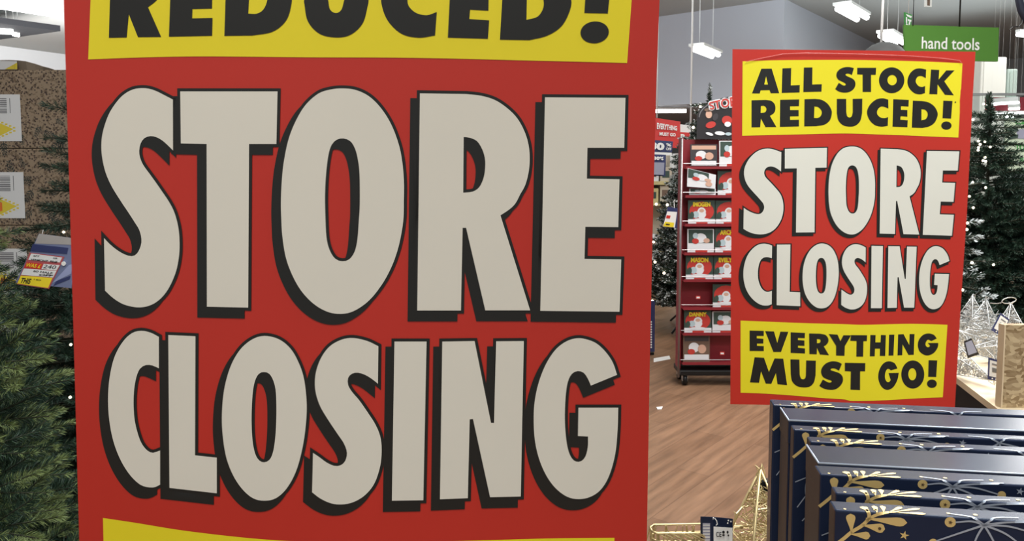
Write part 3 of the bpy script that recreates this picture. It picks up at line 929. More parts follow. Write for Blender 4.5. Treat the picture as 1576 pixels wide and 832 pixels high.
def carton(x0, x1, y0, y1, z0, z1, label, lab_u, lab_top, seed, ferns=True, group='printed cartons in the front stack'):
    root = thing('carton', label, 'box', ((x0+x1)/2, (y0+y1)/2, z0), 0, group)
    mb = MB(); mb.box((x0, y0, z0+.001), (x1, y1, z1-.001), 0, None, .004); mb.build('box_body', M['carton'], root, True)
    f = lambda u, v: Vector((x1-u, y0, z0+v))          # u from the right edge leftwards
    rng = random.Random(seed)
    fm = MB()
    g = lambda u, v: Vector((x0+u, y0-.0006, z0+v))
    n = 0
    while n < 36:
        u, v = rng.uniform(.05, x1-x0-.08), rng.uniform(.03, z1-z0-.08)
        fern(fm, g, u, v, rng.uniform(.045, .075), rng.uniform(0, 6.28)); n += 1
    fm.build('leaf_pattern', M['leaf_print'], root, True)
    tape = MB(); tape.box((x0+.01, y0-.0008, (z0+z1)/2-.0012), (x0+.012, y0-.0001, (z0+z1)/2+.0012))
    stock_label(root, lambda u, v: Vector((u, y0, v)), lab_u, lab_top, .150, (z1-z0)*.60)
    return root

YC = 3.30
xr = at(150, 300, YC).x; xl = xr-.86
ztop = at(50, 108.5, YC).z
hb = ztop/6
names = ['topmost', 'second from the top', 'third from the top', 'fourth from the top', 'fifth from the top', 'lowest']
lx = at(33, 200, YC).x-.150
for k in range(6):
    z1 = ztop-hb*k
    carton(xl, xr, YC, YC+.5, z1-hb, z1, 'brown leaf-print carton, %s in the front stack at the left edge' % names[k], lx, z1-hb*.305, 40+k)
# the stack behind: its top carton has a torn, curling flap
YR = YC+.56
zr = at(50, 107, YR).z
hr = zr/6
for k in range(6):
    z1 = zr-hr*k
    t = carton(xl+.02, xr-.02, YR, YR+.45, z1-hr, z1, 'brown leaf-print carton behind the front stack, ' + ('its pale torn flap showing on top' if k == 0 else names[k]), lx, z1-hr*.3, 60+k, group='printed cartons in the rear stack')
    if k == 0:
        vs, fs = [], []
        xs = [at(px, 100, YR).x for px in (-60, -20, 10, 28, 40, 52, 62, 72, 82)]
        zz = [at(50, py, YR).z for py in (92, 92, 92, 93, 94.5, 98, 101.5, 104, 107)]
        for i, x in enumerate(xs):
            cy = YR+.02+.010*math.sin(i*1.3)
            vs += [(x, cy, zr-.012), (x, cy-.012, zz[i]+.001), (x, cy-.006, zz[i]+.001), (x, cy+.006, zr-.012)]
        for i in range(len(xs)-1):
            b = 4*i
            fs += [(b, b+4, b+5, b+1), (b+1, b+5, b+6, b+2), (b+2, b+6, b+7, b+3)]
        fl = mesh_obj('torn_flap', vs, fs, M['card_edge'], t, True)
        q = [at(-34, 93, YR-.005), at(28, 94.5, YR-.005), at(28, 107.5, YR-.005), at(-34, 107.5, YR-.005)]
        lab = put_slab('sticker', q, M['label_white'], fl, 0.012, .001)
        tr = MB()
        for i in range(5):
            tr.add([at(8+i*3.6, 106.5, YR-.02), at(12+i*3.6, 106.5, YR-.02), at(12+i*3.6, 104.5-i*2, YR-.02), at(8+i*3.6, 106-i*2, YR-.02)], [(0, 1, 2, 3)])
        tr.build('yellow_triangle', M['label_yellow'], lab, True)

# ---- price card in its clear sleeve, hung on the fir's branches
M['sleeve'] = mat('clear_sleeve_print', (.16, .19, .33), .22, .6)
M['sleeve_clear'] = mat('sleeve_clear', (.38, .36, .35), .15, .7)
M['frame_red'] = mat('frame_red', (.42, .09, .10), .4)
YT = 1.62
S2 = crop(0, 340, 6.93)
pq = lambda *p: [at(x, y, YT) for x, y in S2(*p)]
tk = thing('price_card', 'slanted price card in a clear sleeve, reading WAS £, on the nearest fir tree', 'price card', tuple(at(75, 358, YT)))
sl = pq((415,135), (800,185), (760,715), (290,728))
put_slab('sleeve', [sl[0], sl[1], sl[2], at(*S2((165,655))[0], YT)], M['sleeve'], tk, 0, .0012)
put_slab('clear_top', pq((415,135), (800,185), (795,255), (375,238)), M['sleeve_clear'], tk, .0004, .0003)
put_slab('navy_header', pq((350,245), (730,285), (715,352), (325,322)), M['navy_print'], tk, .0006, .0003)
cardq = pq((318,335), (690,380), (525,722), (182,672))
card = put_slab('card', cardq, M['frame_red'], tk, .0008, .0003)
def row(name, pts, m): return put_slab(name, pq(*pts), m, card, .0011, .0003)
row('row', ((335,345),(665,388),(640,440),(305,412)), M['label_white'])
row('row', ((470,455),(640,470),(605,525),(445,512)), M['label_white'])
row('was_block', ((290,438),(458,455),(435,512),(262,495)), M['red_print'])
row('row', ((258,505),(605,530),(570,600),(228,572)), M['label_white'])
row('yellow_row', ((225,580),(562,605),(515,712),(188,664)), M['yellow_print'])
def words(s, pts, m, bold=.02): put_text('wording', s, pq(*pts), m, card, .0016, bold)
words('6FT', ((365,360),(430,368),(422,384),(357,376)), M['black_print'])
words('GR', ((575,385),(622,390),(616,405),(569,400)), M['black_print'])
words('VERMONT  PINE', ((335,398),(620,425),(612,446),(327,416)), M['black_print'])
words('WAS £', ((290,444),(448,462),(430,502),(272,486)), M['yellow_print'])
words('240', ((480,462),(612,474),(592,512),(460,500)), M['black_print'], .0)
words('60 HALF', ((365,520),(570,545),(562,566),(357,540)), M['black_print'])
words('OFF', ((430,562),(575,572),(560,590),(412,580)), M['black_print'], .04)
words('THIS', ((240,602),(345,612),(320,672),(215,655)), M['black_print'], .03)
words('180', ((370,612),(445,622),(440,638),(364,628)), M['black_print'], 0)
ring = MB(); ring.lathe([(.0045,0),(.0045,.0008),(.001,.001)], 14, 0, tuple(Vector((0,0,0))))
rc = at(*S2((685,452))[0], YT)
mb = MB(); mb.tube([rc+Vector((0,-.0012,0)), rc+Vector((0,-.003,0))], .0046, 14); mb.build('punch_hole_ring', M['white_plastic'], tk, True)
mb = MB(); p0 = at(*S2((450,140))[0], YT); mb.tube([p0, p0+Vector((-.004,.01,.008)), p0+Vector((-.02,.03,.006)), p0+Vector((-.05,.06,-.01))], .0006, 6); mb.build('hanging_loop', M['sleeve_clear'], tk, True)
M['sleeve_light'] = mat('sleeve_light_print', (.30, .34, .55), .25, .6)
put_slab('sleeve_picture', pq((735,470), (775,455), (760,560), (560,660)), M['sleeve_light'], tk, .0006, .0003)
put_slab('sleeve_picture', pq((600,640), (755,580), (745,620), (570,690)), M['navy_print'], tk, .0006, .0003)
# the fir branch the card hangs from reaches it
# ------------------------------------------------------------------ middle distance: book rack
YK = 5.5
M['rack_red'] = mat('rack_red', (.24, .014, .022), .5)
M['rack_wire'] = mat('rack_wire', (.30, .27, .27), .35, metal=.7)
M['cover_green'] = mat('cover_green', (.045, .075, .06), .4)
M['cover_white'] = mat('cover_white', (.75, .76, .78), .4)
M['cover_pale'] = mat('cover_pale', (.45, .56, .60), .4)
M['cover_red'] = mat('cover_red', (.52, .045, .035), .4)
M['cover_dark'] = mat('cover_dark', (.05, .045, .05), .4)
M['cover_brown'] = mat('cover_brown', (.16, .10, .07), .5)
M['cover_skin'] = mat('cover_peach', (.62, .38, .28), .5)
M['header_black'] = mat('header_black', (.025, .022, .024), .35)
X = lambda px, Y=YK: at(px, 300, Y).x
Zp = lambda py, Y=YK: at(1090, py, Y).z
pitch = 43.5
cols = 4
xL = X(1054); xR = X(1054+pitch*cols+6)
zB = Zp(566); zT = Zp(218)
lean = lambda z: -.030*(zT-z)/(zT-zB)
rk = thing('book_rack', 'tall dark red wheeled rack of Christmas storybooks between the two posters', 'book rack', ((xL+xR)/2, YK+.15, 0))
mb = MB(); mb.box((xL, YK+.10, zB), (xR, YK+.13, zT+.02)); mb.build('back_panel', M['rack_red'], rk, True)
for x in (xL-.012, xR+.012):
    mb = MB()
    mb.box((x-.006, YK+.03, zB-.03), (x+.006, YK+.15, zT+.03)); mb.build('side_panel', M['rack_red'], rk, True)
    mb = MB(); mb.tube([(x-.022, YK-.035, zB-.06), (x-.022, YK-.035, zT+.02)], .008, 8); mb.build('upright', M['rack_wire'], rk, True, True)
rows = [(222,258),(262,302),(308,346),(352,390),(392,431),(437,474),(473,513),(515,558)]
for k, (a, b) in enumerate(rows):
    zb = Zp(b+1.2)
    mb = MB(); mb.box((xL, YK-.015, zb-.004), (xR, YK+.10, zb)); 
    mb.box((xL, YK-.022, zb-.004), (xR, YK-.015, zb+.016)); sh_ = mb.build('shelf', M['rack_red'], rk, True)
    mb = MB(); mb.tube([(xL-.02, YK-.028, zb+.035), (xR+.02, YK-.028, zb+.035)], .003, 6); mb.build('front_wire', M['rack_wire'], rk, True)
def shelf_ticket(px, py, w=7, h=5):
    q = [at(px, py, YK-.030), at(px+w, py, YK-.030), at(px+w, py+h, YK-.030), at(px, py+h, YK-.030)]
    put_slab('shelf_ticket', q, M['cover_red'], rk, 0, .002)
    put_slab('ticket_print', sub_quad(q, .15, .25, .85, .75), M['cover_white'], rk, .001, .0005)
shelf_ticket(1071, 455); shelf_ticket(1108, 541)
# base tray and castors
mb = MB(); mb.box((xL-.02, YK-.03, zB-.05), (xR+.02, YK+.20, zB-.012), 0, None, .006); mb.build('base_tray', M['black_metal'], rk, True)
for (x, y) in ((xL+.02, YK+.0), (xR-.02, YK+.0), (xL+.02, YK+.17), (xR-.02, YK+.17)):
    r = .042
    mb = MB()
    mb.tube([(x, y, zB-.05), (x, y, r*2+.012)], .010, 8)
    mb.box((x-.018, y-.012, r*2+.004), (x+.018, y+.022, r*2+.016))
    for s in (-1, 1):
        mb.box((x+s*.018-.002, y-.014, r*.8), (x+s*.018+.002, y+.026, r*2+.008))
    cs = mb.build('castor', M['steel'], rk, True)
    wl = MB(); wl.tube([(x-.014, y+.012, r), (x+.014, y+.012, r)], r, 20); wl.build('wheel', M['black_metal'], cs, True, True)
# arched header board
hx0, hx1 = X(1073), X(1206); hc = (hx0+hx1)/2; hz0 = zT+.02; hz1 = Zp(146.5); hs = Zp(180)
pts = [(hx0, hz0), (hx1, hz0), (hx1, hs)]
for k in range(1, 20):
    a = math.pi*k/20
    pts.append((hc+(hx1-hx0)/2*math.cos(a), hs+(hz1-hs)*math.sin(a)))
pts.append((hx0, hs))
n = len(pts)
vs = [(x, YK+.03, z) for x, z in pts] + [(x, YK+.05, z) for x, z in pts]
fs = [tuple(range(n)), tuple(reversed(range(n, 2*n)))] + [(i, n+i, n+(i+1) % n, (i+1) % n) for i in range(n)]
hd = mesh_obj('header_board', vs, fs, M['header_black'], rk, True); hd['label'] = 'black arched header board'
HQ = lambda pts: [at(x, y, YK+.028) for x, y in pts]
ol = MB()
ol.tube([(hc+(hx1-hx0)/2*.965*math.cos(math.pi*k/24), YK+.028, hs+(hz1-hs)*.93*math.sin(math.pi*k/24)) for k in range(25)], .004, 5)
ol.build('arc_line', M['grey_print'], hd, True)
put_text('header_title', 'STOR', HQ(((1088.5,156),(1134,146),(1135,164.5),(1091.5,170.5))), M['cover_white'], hd, .003, .09)
put_text('header_title', 'STOR', HQ(((1090,157.5),(1133,147.5),(1134,163),(1093,169))), M['cover_red'], hd, .006, .02)
def blob(name, cx, cy, rx, ry, Y, m, parent, lift, ang=0, n=16):
    c, s = math.cos(ang), math.sin(ang)
    ps = []
    for k in range(n):
        a = 6.283*k/n; x = rx*math.cos(a); y = ry*math.sin(a)
        ps.append(at(cx+c*x-s*y, cy+s*x+c*y, Y-lift))
    return mesh_obj(name, ps, [tuple(reversed(range(n)))] , m, parent, True)
for (cx, cy, rx, ry, m, an) in ((1091,176,5,6,'cover_skin',0),(1094,192,8,5,'cover_red',-.3),(1091,169,7,3,'cover_brown',0),(1101,180,4,6,'cover_dark',.4),(1119,185,8,7,'cover_red',.2),(1120,191,5,4,'cover_white',0),(1092,206,6,2.2,'cover_white',.3),(1108,205,8,3,'cover_white',.1),(1121,206,5,2.5,'cover_pale',0)):
    blob('header_picture', cx, cy, rx, ry, YK+.03, M[m], hd, .004+.001*(m == 'cover_white'), an)
# the books, each leaning in its pocket
wht = lambda px: 'left' if px < 1100 else 'second'
def book(quad, style, label, title=None, d=0.0):
    Yb = YK+.015-d
    q = [at(x, y, Yb) for x, y in quad]
    c = (q[2]+q[3])/2
    t = thing('storybook', label, 'book', tuple(c), 0, 'storybooks on the wheeled rack')
    base = {'red': 'cover_green', 'white': 'cover_white', 'brown': 'cover_brown', 'dark': 'cover_dark', 'tilt': 'cover_white'}[style]
    cov = put_slab('cover', q, M[base], t, 0, .010)
    S = lambda u0, v0, u1, v1: sub_quad(q, u0, v0, u1, v1)
    f = quad_map(q); nn = quad_normal(q)
    def ov(u, v, ru, rv, m, lift=.002, n=16):
        ps = [f(u+ru*math.cos(6.283*k/n), v+rv*math.sin(6.283*k/n)) + nn*lift for k in range(n)]
        mesh_obj('cover_picture', ps, [tuple(range(n))], M[m], cov, True)
    if style == 'red':
        ov(.5, .55, .46, .40, 'cover_red', .0012)
        put_slab('cover_band', S(.0, .0, 1, .24), M['cover_white'], cov, .0016, .0004)
        put_slab('cover_strip', S(.3, .03, .72, .12), M['cover_red'], cov, .0022, .0004)
        ov(.5, .48, .17, .24, 'cover_white', .0026); ov(.5, .58, .09, .07, 'cover_skin', .0032)
        ov(.28, .42, .12, .14, 'cover_pale', .0028); ov(.76, .5, .11, .15, 'cover_red', .0028)
        ov(.5, .22, .30, .06, 'cover_white', .0034); ov(.14, .4, .08, .14, 'cover_green', .0030)
    elif style in ('white', 'tilt'):
        put_slab('cover_band', S(.04, .42, .96, .97) if style == 'white' else S(.02, .5, .75, .98), M['cover_green'], cov, .0012, .0004)
        ov(.5, .62, .22, .20, 'cover_white', .002); ov(.3, .5, .13, .11, 'cover_red', .0026); ov(.72, .52, .12, .10, 'cover_skin', .0026)
        ov(.3, .72, .10, .12, 'cover_pale', .0024)
        if style == 'white': put_slab('cover_strip', S(.3, .04, .75, .14), M['cover_red'], cov, .002, .0004)
        else: ov(.76, .27, .12, .16, 'cover_skin', .003)
    else:
        put_slab('cover_band', S(.05, .78, .95, .95), M['cover_skin'] if style == 'dark' else M['cover_dark'], cov, .0012, .0004)
        ov(.4, .55, .2, .18, 'cover_white', .002); ov(.7, .5, .16, .16, 'cover_skin', .002); ov(.3, .4, .14, .1, 'cover_red', .0026)
        put_slab('cover_strip', S(.04, .1, .96, .30), M['cover_white'], cov, .0016, .0004)
    if title:
        put_text('cover_title', title, S(.18, .74, .82, .93), M['yellow_print'], cov, .0042, .05)
    return t
R4 = lambda x0, y0, x1, y1: [(x0, y0), (x1, y0), (x1, y1), (x0, y1)]
book(R4(1062.5,222,1104,258), 'dark', 'storybook with grey-white picture, left column, top row of the red rack')
book(R4(1107,216.5,1146,258), 'white', 'storybook with white lower half, second column, top row of the red rack')
book(R4(1061,290,1101.5,302.5), 'white', 'storybook mostly hidden behind the tilted one, left column, second row', None, 0)
book([(1058.5,258.5),(1102,269),(1101,290),(1057.5,287)], 'tilt', 'tilted white storybook with a round peach spot, left column, second row', None, .048)
book(R4(1104.5,262.5,1145,302), 'red', 'storybook with red and white picture, second column, second row of the rack')
book(R4(1059,308,1100.5,346), 'red', 'storybook with a yellow curved title, left column, third row of the rack', 'IMOGEN')
book(R4(1101.5,308.5,1142,346), 'red', 'storybook with red and white picture, second column, third row of the rack')
book(R4(1058,352,1098.8,389.5), 'white', 'storybook with pale snowy picture, left column, fourth row of the rack')
book(R4(1100.5,351,1141,390), 'red', 'storybook with yellow title, second column, fourth row of the rack', 'ARCHIE')
book(R4(1055.5,393.5,1097.5,431.5), 'red', 'storybook titled MASON, left column, fifth row of the rack', 'MASON')
book(R4(1098.6,393.5,1139,431.5), 'red', 'storybook with yellow title, second column, fifth row of the rack', 'EVELYN')
book(R4(1097,437,1138,474), 'red', 'storybook beside the empty left pocket, second column, sixth row of the rack')
book(R4(1053,477.5,1095,512.5), 'red', 'storybook titled DANNY, left column, seventh row of the rack', 'DANNY')
book(R4(1096.5,479,1137,513), 'white', 'storybook with white snowy cover, second column, seventh row of the rack')
book(R4(1051.5,515,1092.5,558), 'brown', 'dark brown storybook, left column, bottom row of the rack')
# ------------------------------------------------------------------ far signs and fittings
M['sign_green'] = mat('sign_green', (.085, .235, .035), .45, .4)
M['pale_green'] = mat('pale_green_board', (.55, .66, .50), .5)
M['text_green'] = mat('text_green', (.05, .30, .06), .5)
M['pale_yellow'] = mat('pale_yellow', (.55, .47, .22), .5)
M['beige'] = mat('beige', (.50, .44, .34), .6)
M['slate_print'] = mat('slate_print', (.30, .31, .40), .5)
M['dome_grey'] = mat('dome_grey', (.07, .07, .07), .6, .3)
def pole(name, p, r, m, parent):
    mb = MB(); mb.tube([p, (p[0], p[1], CZ+.02)], r, 8); return mb.build(name, m, parent, True, True)
def board(name, label, cat, quad, Y, m, thick=.02, group=None):
    q = pxquad(quad, Y)
    c = sum(q, Vector())/4
    t = thing(name, label, cat, tuple(c), 0, group)
    put_slab('panel', q, m, t, 0, thick)
    return t, q

# red and white sale boards on the far left aisle
Y1 = 9.6
t, q = board('sale_board', 'red EVERYTHING board hung far back beside the big poster', 'sign', ((975,176),(1047,187),(1047,228),(975,224)), Y1, M['red_print'])
put_text('wording', 'EVERYTHING', pxquad(((1011,188.5),(1042,194),(1042,201),(1011,198.5)), Y1-.02), M['white_print'], t, .002, .04)
put_text('wording', 'MUST GO', pxquad(((1015,203),(1040,205),(1040,210),(1015,208.5)), Y1-.02), M['white_print'], t, .002, .04)
pole('hanging_rod', tuple((q[0]+q[1])/2), .008, M['white_plastic'], t)
t, q = board('sale_board', 'small white and red board right of the red EVERYTHING board', 'sign', ((1045.5,191),(1064,193),(1061,222),(1046,221)), Y1+.3, M['white_print'])
put_slab('red_band', pxquad(((1046.5,203),(1062,204),(1060.5,219),(1047,219)), Y1+.28), M['red_print'], t, .001, .004)
put_text('wording', 'P', pxquad(((1047.5,206),(1054,206.5),(1053.5,215.5),(1047.5,215.5)), Y1+.27), M['white_print'], t, .004, .05)
pole('hanging_rod', tuple(at(1063, 192, Y1+.3)), .012, M['white_plastic'], t)
t, q = board('price_board', 'navy 30% board hung under the red EVERYTHING board', 'sign', ((975,213),(1036,217.5),(1034,234.5),(975,232)), Y1-.3, M['navy_print'])
put_text('wording', '30', pxquad(((1001,218),(1023,220),(1022,231.5),(1000,230)), Y1-.32), M['white_print'], t, .002, .06)
put_text('wording', '%', pxquad(((1025,220),(1033.5,221),(1033,225.5),(1025,225)), Y1-.32), M['white_print'], t, .002, .03)
put_text('wording', 'OFF', pxquad(((1025,226.5),(1033.5,227),(1033,231.5),(1025,231)), Y1-.32), M['white_print'], t, .002, .03)
put_slab('pale_strip', pxquad(((975,232.5),(1034,235),(1033.5,239),(975,238)), Y1-.32), M['white_print'], t, .001, .003)
pole('hanging_rod', tuple((q[0]+q[1])/2), .008, M['white_plastic'], t)
t, q = board('price_board', 'second navy board with a slate lower half, below the 30% board', 'sign', ((975,236),(1025,238),(1024,271),(975,269)), Y1-.6, M['navy_print'])
put_slab('slate_panel', pxquad(((978,249),(1022.5,250),(1021.5,269),(978,268)), Y1-.62), M['slate_print'], t, .001, .003)
put_text('wording', '30%', pxquad(((1006,240.5),(1021.5,241),(1021,246.5),(1006,246)), Y1-.62), M['white_print'], t, .002, .05)
pole('hanging_rod', tuple((q[0]+q[1])/2), .008, M['white_plastic'], t)
# aisle shelving with pale packs under those boards
Yg = 9.9
x0, x1 = at(930, 300, Yg).x, at(1040, 300, Yg).x
zt = at(1000, 236, Yg).z
sh_t = thing('shelf_unit', 'pale aisle shelving far back behind the frosted tree, left of the rack', 'shelves', ((x0+x1)/2, Yg+.2, 0))
mb = MB(); mb.box((x0, Yg+.30, 0), (x1, Yg+.34, zt)); mb.build('back_panel', M['beige'], sh_t, True)
for x in (x0, x1):
    mb = MB(); mb.box((x-.02, Yg-.02, 0), (x+.02, Yg+.34, zt)); mb.build('side_panel', M['white_plastic'], sh_t, True)
zsh = [.12, .55, at(1000, 312, Yg).z, at(1000, 280, Yg).z]
for z in zsh:
    mb = MB(); mb.box((x0+.02, Yg-.01, z-.03), (x1-.02, Yg+.30, z)); s_ = mb.build('shelf', M['white_plastic'], sh_t, True)
    mb = MB(); mb.box((x0+.02, Yg-.018, z-.035), (x1-.02, Yg-.010, z+.012)); mb.build('price_rail', M['pale_yellow'], s_, True)
rng = random.Random(5)
k = 0
where = ['lowest shelf', 'second shelf', 'third shelf', 'top shelf']
for i, z in enumerate(zsh):
    for j in range(5):
        w = (x1-x0-.08)/5
        xa = x0+.05+w*j; h = rng.uniform(.17, .23)
        p = thing('goods_pack', 'pale boxed pack number %s from the left on the %s of the far aisle shelving' % (['first', 'second', 'third', 'fourth', 'fifth'][j], where[i]), 'pack', (xa+w/2, Yg+.12, z), 0, 'packs on the far aisle shelving')
        p['label'] = '%s pack from the left on the %s of the far aisle shelving' % (['first', 'second', 'third', 'fourth', 'fifth'][j], where[i])
        mb = MB(); mb.box((xa, Yg+.02, z+.001), (xa+w*.88, Yg+.2, z+h), 0, None, .006)
        mb.build('carton_body', rng.choice((M['pale_yellow'], M['label_white'], M['beige'])), p, True)
        mb = MB(); mb.box((xa+w*.15, Yg+.017, z+h*.3), (xa+w*.7, Yg+.0195, z+h*.75)); mb.build('pack_print', rng.choice((M['cover_brown'], M['navy_print'], M['cover_green'])), p, True)
# navy floor board with white dots, its edge showing past the big poster
Yb = 6.4
t = thing('floor_board', 'navy floor-standing board with a white dotted edge beside the big poster', 'sign', (at(990, 500, Yb).x, Yb, 0))
q = [at(960, 463, Yb), at(1008, 463, Yb), at(1007.5, 541, Yb), at(960, 541, Yb)]
put_slab('panel', q, M['navy_print'], t, 0, .02)
for k in range(11):
    blob('dot', 1002.3, 495+k*3.9, 1.4, 1.4, Yb, M['white_print'], t, .003, 0, 8)
mb = MB(); zb = q[2].z
mb.box((q[3].x, Yb+.02, 0), (q[2].x, Yb+.22, .02)); mb.box((q[3].x+.1, Yb+.021, .02), (q[2].x-.08, Yb+.045, max(zb, .02)+.3)); mb.build('foot', M['black_metal'], t, True)
# second price card, on the frosted tree
Yp = 6.85
t, q = board('price_card', 'small tilted price card with a yellow corner on the frosted tree by the rack', 'price card', ((1028,318),(1049.5,321),(1045.5,351),(1019.5,349.5)), Yp, M['navy_print'], .004)
put_slab('card', pxquad(((1027,325),(1042,326),(1038.5,350),(1020,348.5)), Yp-.004), M['white_print'], t, .001, .001)
put_slab('yellow_row', pxquad(((1023.5,341),(1037.5,342.5),(1036.5,349.5),(1020.5,348)), Yp-.006), M['yellow_print'], t, .001, .001)
put_slab('was_block', pxquad(((1026,331),(1032,331.5),(1031,336),(1025,335.5)), Yp-.006), M['red_print'], t, .001, .001)
put_slab('wording', pxquad(((1025,344),(1031,344.5),(1030.5,346),(1024.5,345.5)), Yp-.009), M['black_print'], t, .001, .001)
mb = MB(); p0 = at(1038, 320, Yp); mb.tube([p0, p0+Vector((0, .03, .06)), p0+Vector((.03, .12, .07))], .003, 5); mb.build('hanging_loop', M['white_plastic'], t, True)

# hand tools sign, exit sign, dome on a white pole
Yh = 8.5
t, q = board('hanging_sign', 'green hand tools sign hanging above the smaller poster', 'sign', ((1391.5,38),(1537.5,42.5),(1536,94.5),(1393,92)), Yh, M['sign_green'], .03)
put_text('wording', 'hand tools', pxquad(((1418.5,56.5),(1507.5,59),(1507,77.5),(1418,75)), Yh), M['white_print'], t, .004, .012)
pole('hanging_cord', tuple(at(1476.5, 41, Yh)), .008, M['black_metal'], t)
pole('hanging_cord', tuple(at(1405, 40, Yh)), .004, M['black_metal'], t)
Ye = 10.5
t, q = board('exit_sign', 'small green and white exit sign seen at a slant above the hand tools sign', 'sign', ((1392.5,18.5),(1404,23),(1401.5,46),(1393,38.5)), Ye, M['text_green'], .03)
for qd in (((1394,21.5),(1403,25),(1402,28),(1396,25)), ((1394,26),(1396,26.5),(1396,36),(1394,35)), ((1397,29),(1402.5,31),(1402,34),(1397,32)), ((1394.5,35.5),(1402,42),(1400.5,44),(1394,38)), ((1399,32.5),(1401,33),(1400,40),(1398,38.5))):
    put_slab('symbol', pxquad(qd, Ye), M['white_print'], t, .004, .002)
pole('hanging_rod', tuple(at(1398, 21, Ye)), .006, M['white_plastic'], t)
Yd = 8.0
dc = at(1359.5, 100, Yd)
t = thing('ceiling_dome', 'dark grey dome on a white ceiling pole peeking over the smaller poster', 'dome', tuple(dc))
rr = .235
mb = MB()
mb.lathe([(rr*math.cos(R(a)), rr*math.sin(R(a))) for a in (-20, 0, 15, 30, 45, 60, 75, 86)], 32, 0, tuple(dc)); mb.build('dome', M['dome_grey'], t, True, True)
mb = MB(); mb.lathe([(rr*1.0, -.09), (rr*1.03, -.085), (rr*1.03, -.06), (rr*.99, -.055)], 32, 0, tuple(dc)); mb.build('rim', M['dome_grey'], t, True, True)
top = dc + Vector((0, 0, rr-.01))
mb = MB(); mb.tube([(top.x-.03, top.y, top.z), at(1359, 0, Yd), (at(1360.5,-60,Yd).x, Yd, CZ+.02)], .014, 8); mb.build('pole', M['white_plastic'], t, True, True)
# little hanging card and the dark cable at the top right
t, q = board('hanging_tag', 'small cream and brown tag hanging at the top edge above the hand tools sign', 'tag', ((1423.5,-8),(1434.5,-8),(1434,11),(1423,10.5)), 9.0, M['white_print'], .01)
put_slab('brown_print', pxquad(((1427,-2),(1431.5,-2),(1431,9),(1427,8.5)), 9.0), M['cover_brown'], t, .002, .002)
pole('hanging_cord', tuple((q[0]+q[1])/2), .004, M['white_plastic'], t)
Yc = 6.0
t = thing('ceiling_cable', 'dark looped ceiling cable at the upper right corner', 'cable', tuple(at(1572, 0, Yc)))
mb = MB(); mb.tube([at(1566, -20, Yc), at(1568.5, 0, Yc), at(1572, 16, Yc), at(1580, 32, Yc), at(1594, 38, Yc)], .028, 10); mb.build('hose', mat('hose_navy', (.015, .018, .03), .3), t, True, True)
mb = MB(); mb.tube([at(1575, 24, Yc), at(1573, 35, Yc), at(1568, 41, Yc), at(1559, 41.5, Yc), at(1554, 46, Yc)], .005, 6); mb.build('wire', M['black_metal'], t, True)
mb = MB(); mb.tube([at(1566, -20, Yc), (at(1566, -20, Yc).x, Yc, CZ+.02)], .02, 8); mb.build('drop_rod', M['black_metal'], t, True)

# far right: white cabinets, glass screen, red banner, pale green board
Yw = 13.0
def tall_panel(label, xa, xb, ya, m, Y):
    a, b = at(xa, ya, Y), at(xb, ya, Y)
    t = thing('wall_panel', label, 'panel', ((a.x+b.x)/2, Y, 0))
    mb = MB(); mb.box((a.x, Y, 0), (b.x, Y+.5, a.z), 0, None, .02); mb.build('panel_body', m, t, True)
    mb = MB(); mb.box((a.x+.04, Y-.012, .1), (b.x-.04, Y-.002, a.z-.06)); mb.build('front', m, t, True)
tall_panel('tall cream panel under the hand tools sign, right of the smaller poster', 1511, 1550.5, 87.5, mat('cream_panel', (.70, .70, .64), .5), Yw)
tall_panel('lower sage green panel right of the tall cream panel', 1551, 1567, 106, mat('sage_panel', (.36, .45, .40), .5), Yw+.6)
tall_panel('narrow grey panel between the smaller poster and the cream panel', 1498, 1510, 92, mat('grey_panel', (.45, .48, .50), .5), Yw+.7)
Ygz = 8.2
gl = mat('screen_glass', (.80, .86, .86), .05, .5)
gl.node_tree.nodes['Principled BSDF'].inputs['Transmission Weight'].default_value = 1.0
gl.node_tree.nodes['Principled BSDF'].inputs['IOR'].default_value = 1.05
gp = thing('glass_screen', 'clear glass screen with a grey top rail behind the right-hand trees', 'screen', (at(1600, 145, Ygz).x, Ygz, 0))
a = at(1440, 147, Ygz); b = at(1760, 145, Ygz)
mb = MB(); mb.box((a.x, Ygz-.006, .05), (b.x, Ygz+.006, a.z)); mb.build('pane', gl, gp, True)
mb = MB(); mb.box((a.x, Ygz-.02, a.z), (b.x, Ygz+.02, a.z+.025)); mb.build('top_rail', mat('rail_grey', (.25, .27, .27), .4), gp, True)
mb = MB(); mb.box((a.x, Ygz-.03, 0), (b.x, Ygz+.03, .05)); mb.build('bottom_rail', M['steel'], gp, True)
t, q = board('sale_board', 'dark red EVERYTHING banner seen through the glass above the right-hand tree', 'sign', ((1516.5,150),(1600,149),(1600,170),(1516.5,171)), 10.0, mat('banner_red', (.30, .03, .045), .5), .01)
put_text('wording', 'EVERYTHING', pxquad(((1522,151.5),(1565,150.8),(1565,155.5),(1522,156)), 10.0), M['white_print'], t, .003, .03)
pole('hanging_cord', tuple((q[0]+q[1])/2), .0015, M['steel'], t)
Yv = 7.0
t, q = board('hanging_sign', 'pale green board with green capitals behind the tree at the right edge', 'sign', ((1548,183),(1640,181),(1640,262),(1549,263)), Yv, M['pale_green'], .02)
put_text('wording', 'CL', pxquad(((1562,184.5),(1580,184),(1580,191),(1562,191.5)), Yv), M['text_green'], t, .004, .05)
put_text('wording', 'TO', pxquad(((1562,222),(1577,222),(1577,231),(1562,231)), Yv), M['text_green'], t, .004, .04)
put_text('wording', 'F', pxquad(((1569,243),(1575,243),(1575,252),(1569,252)), Yv), M['text_green'], t, .004, .04)
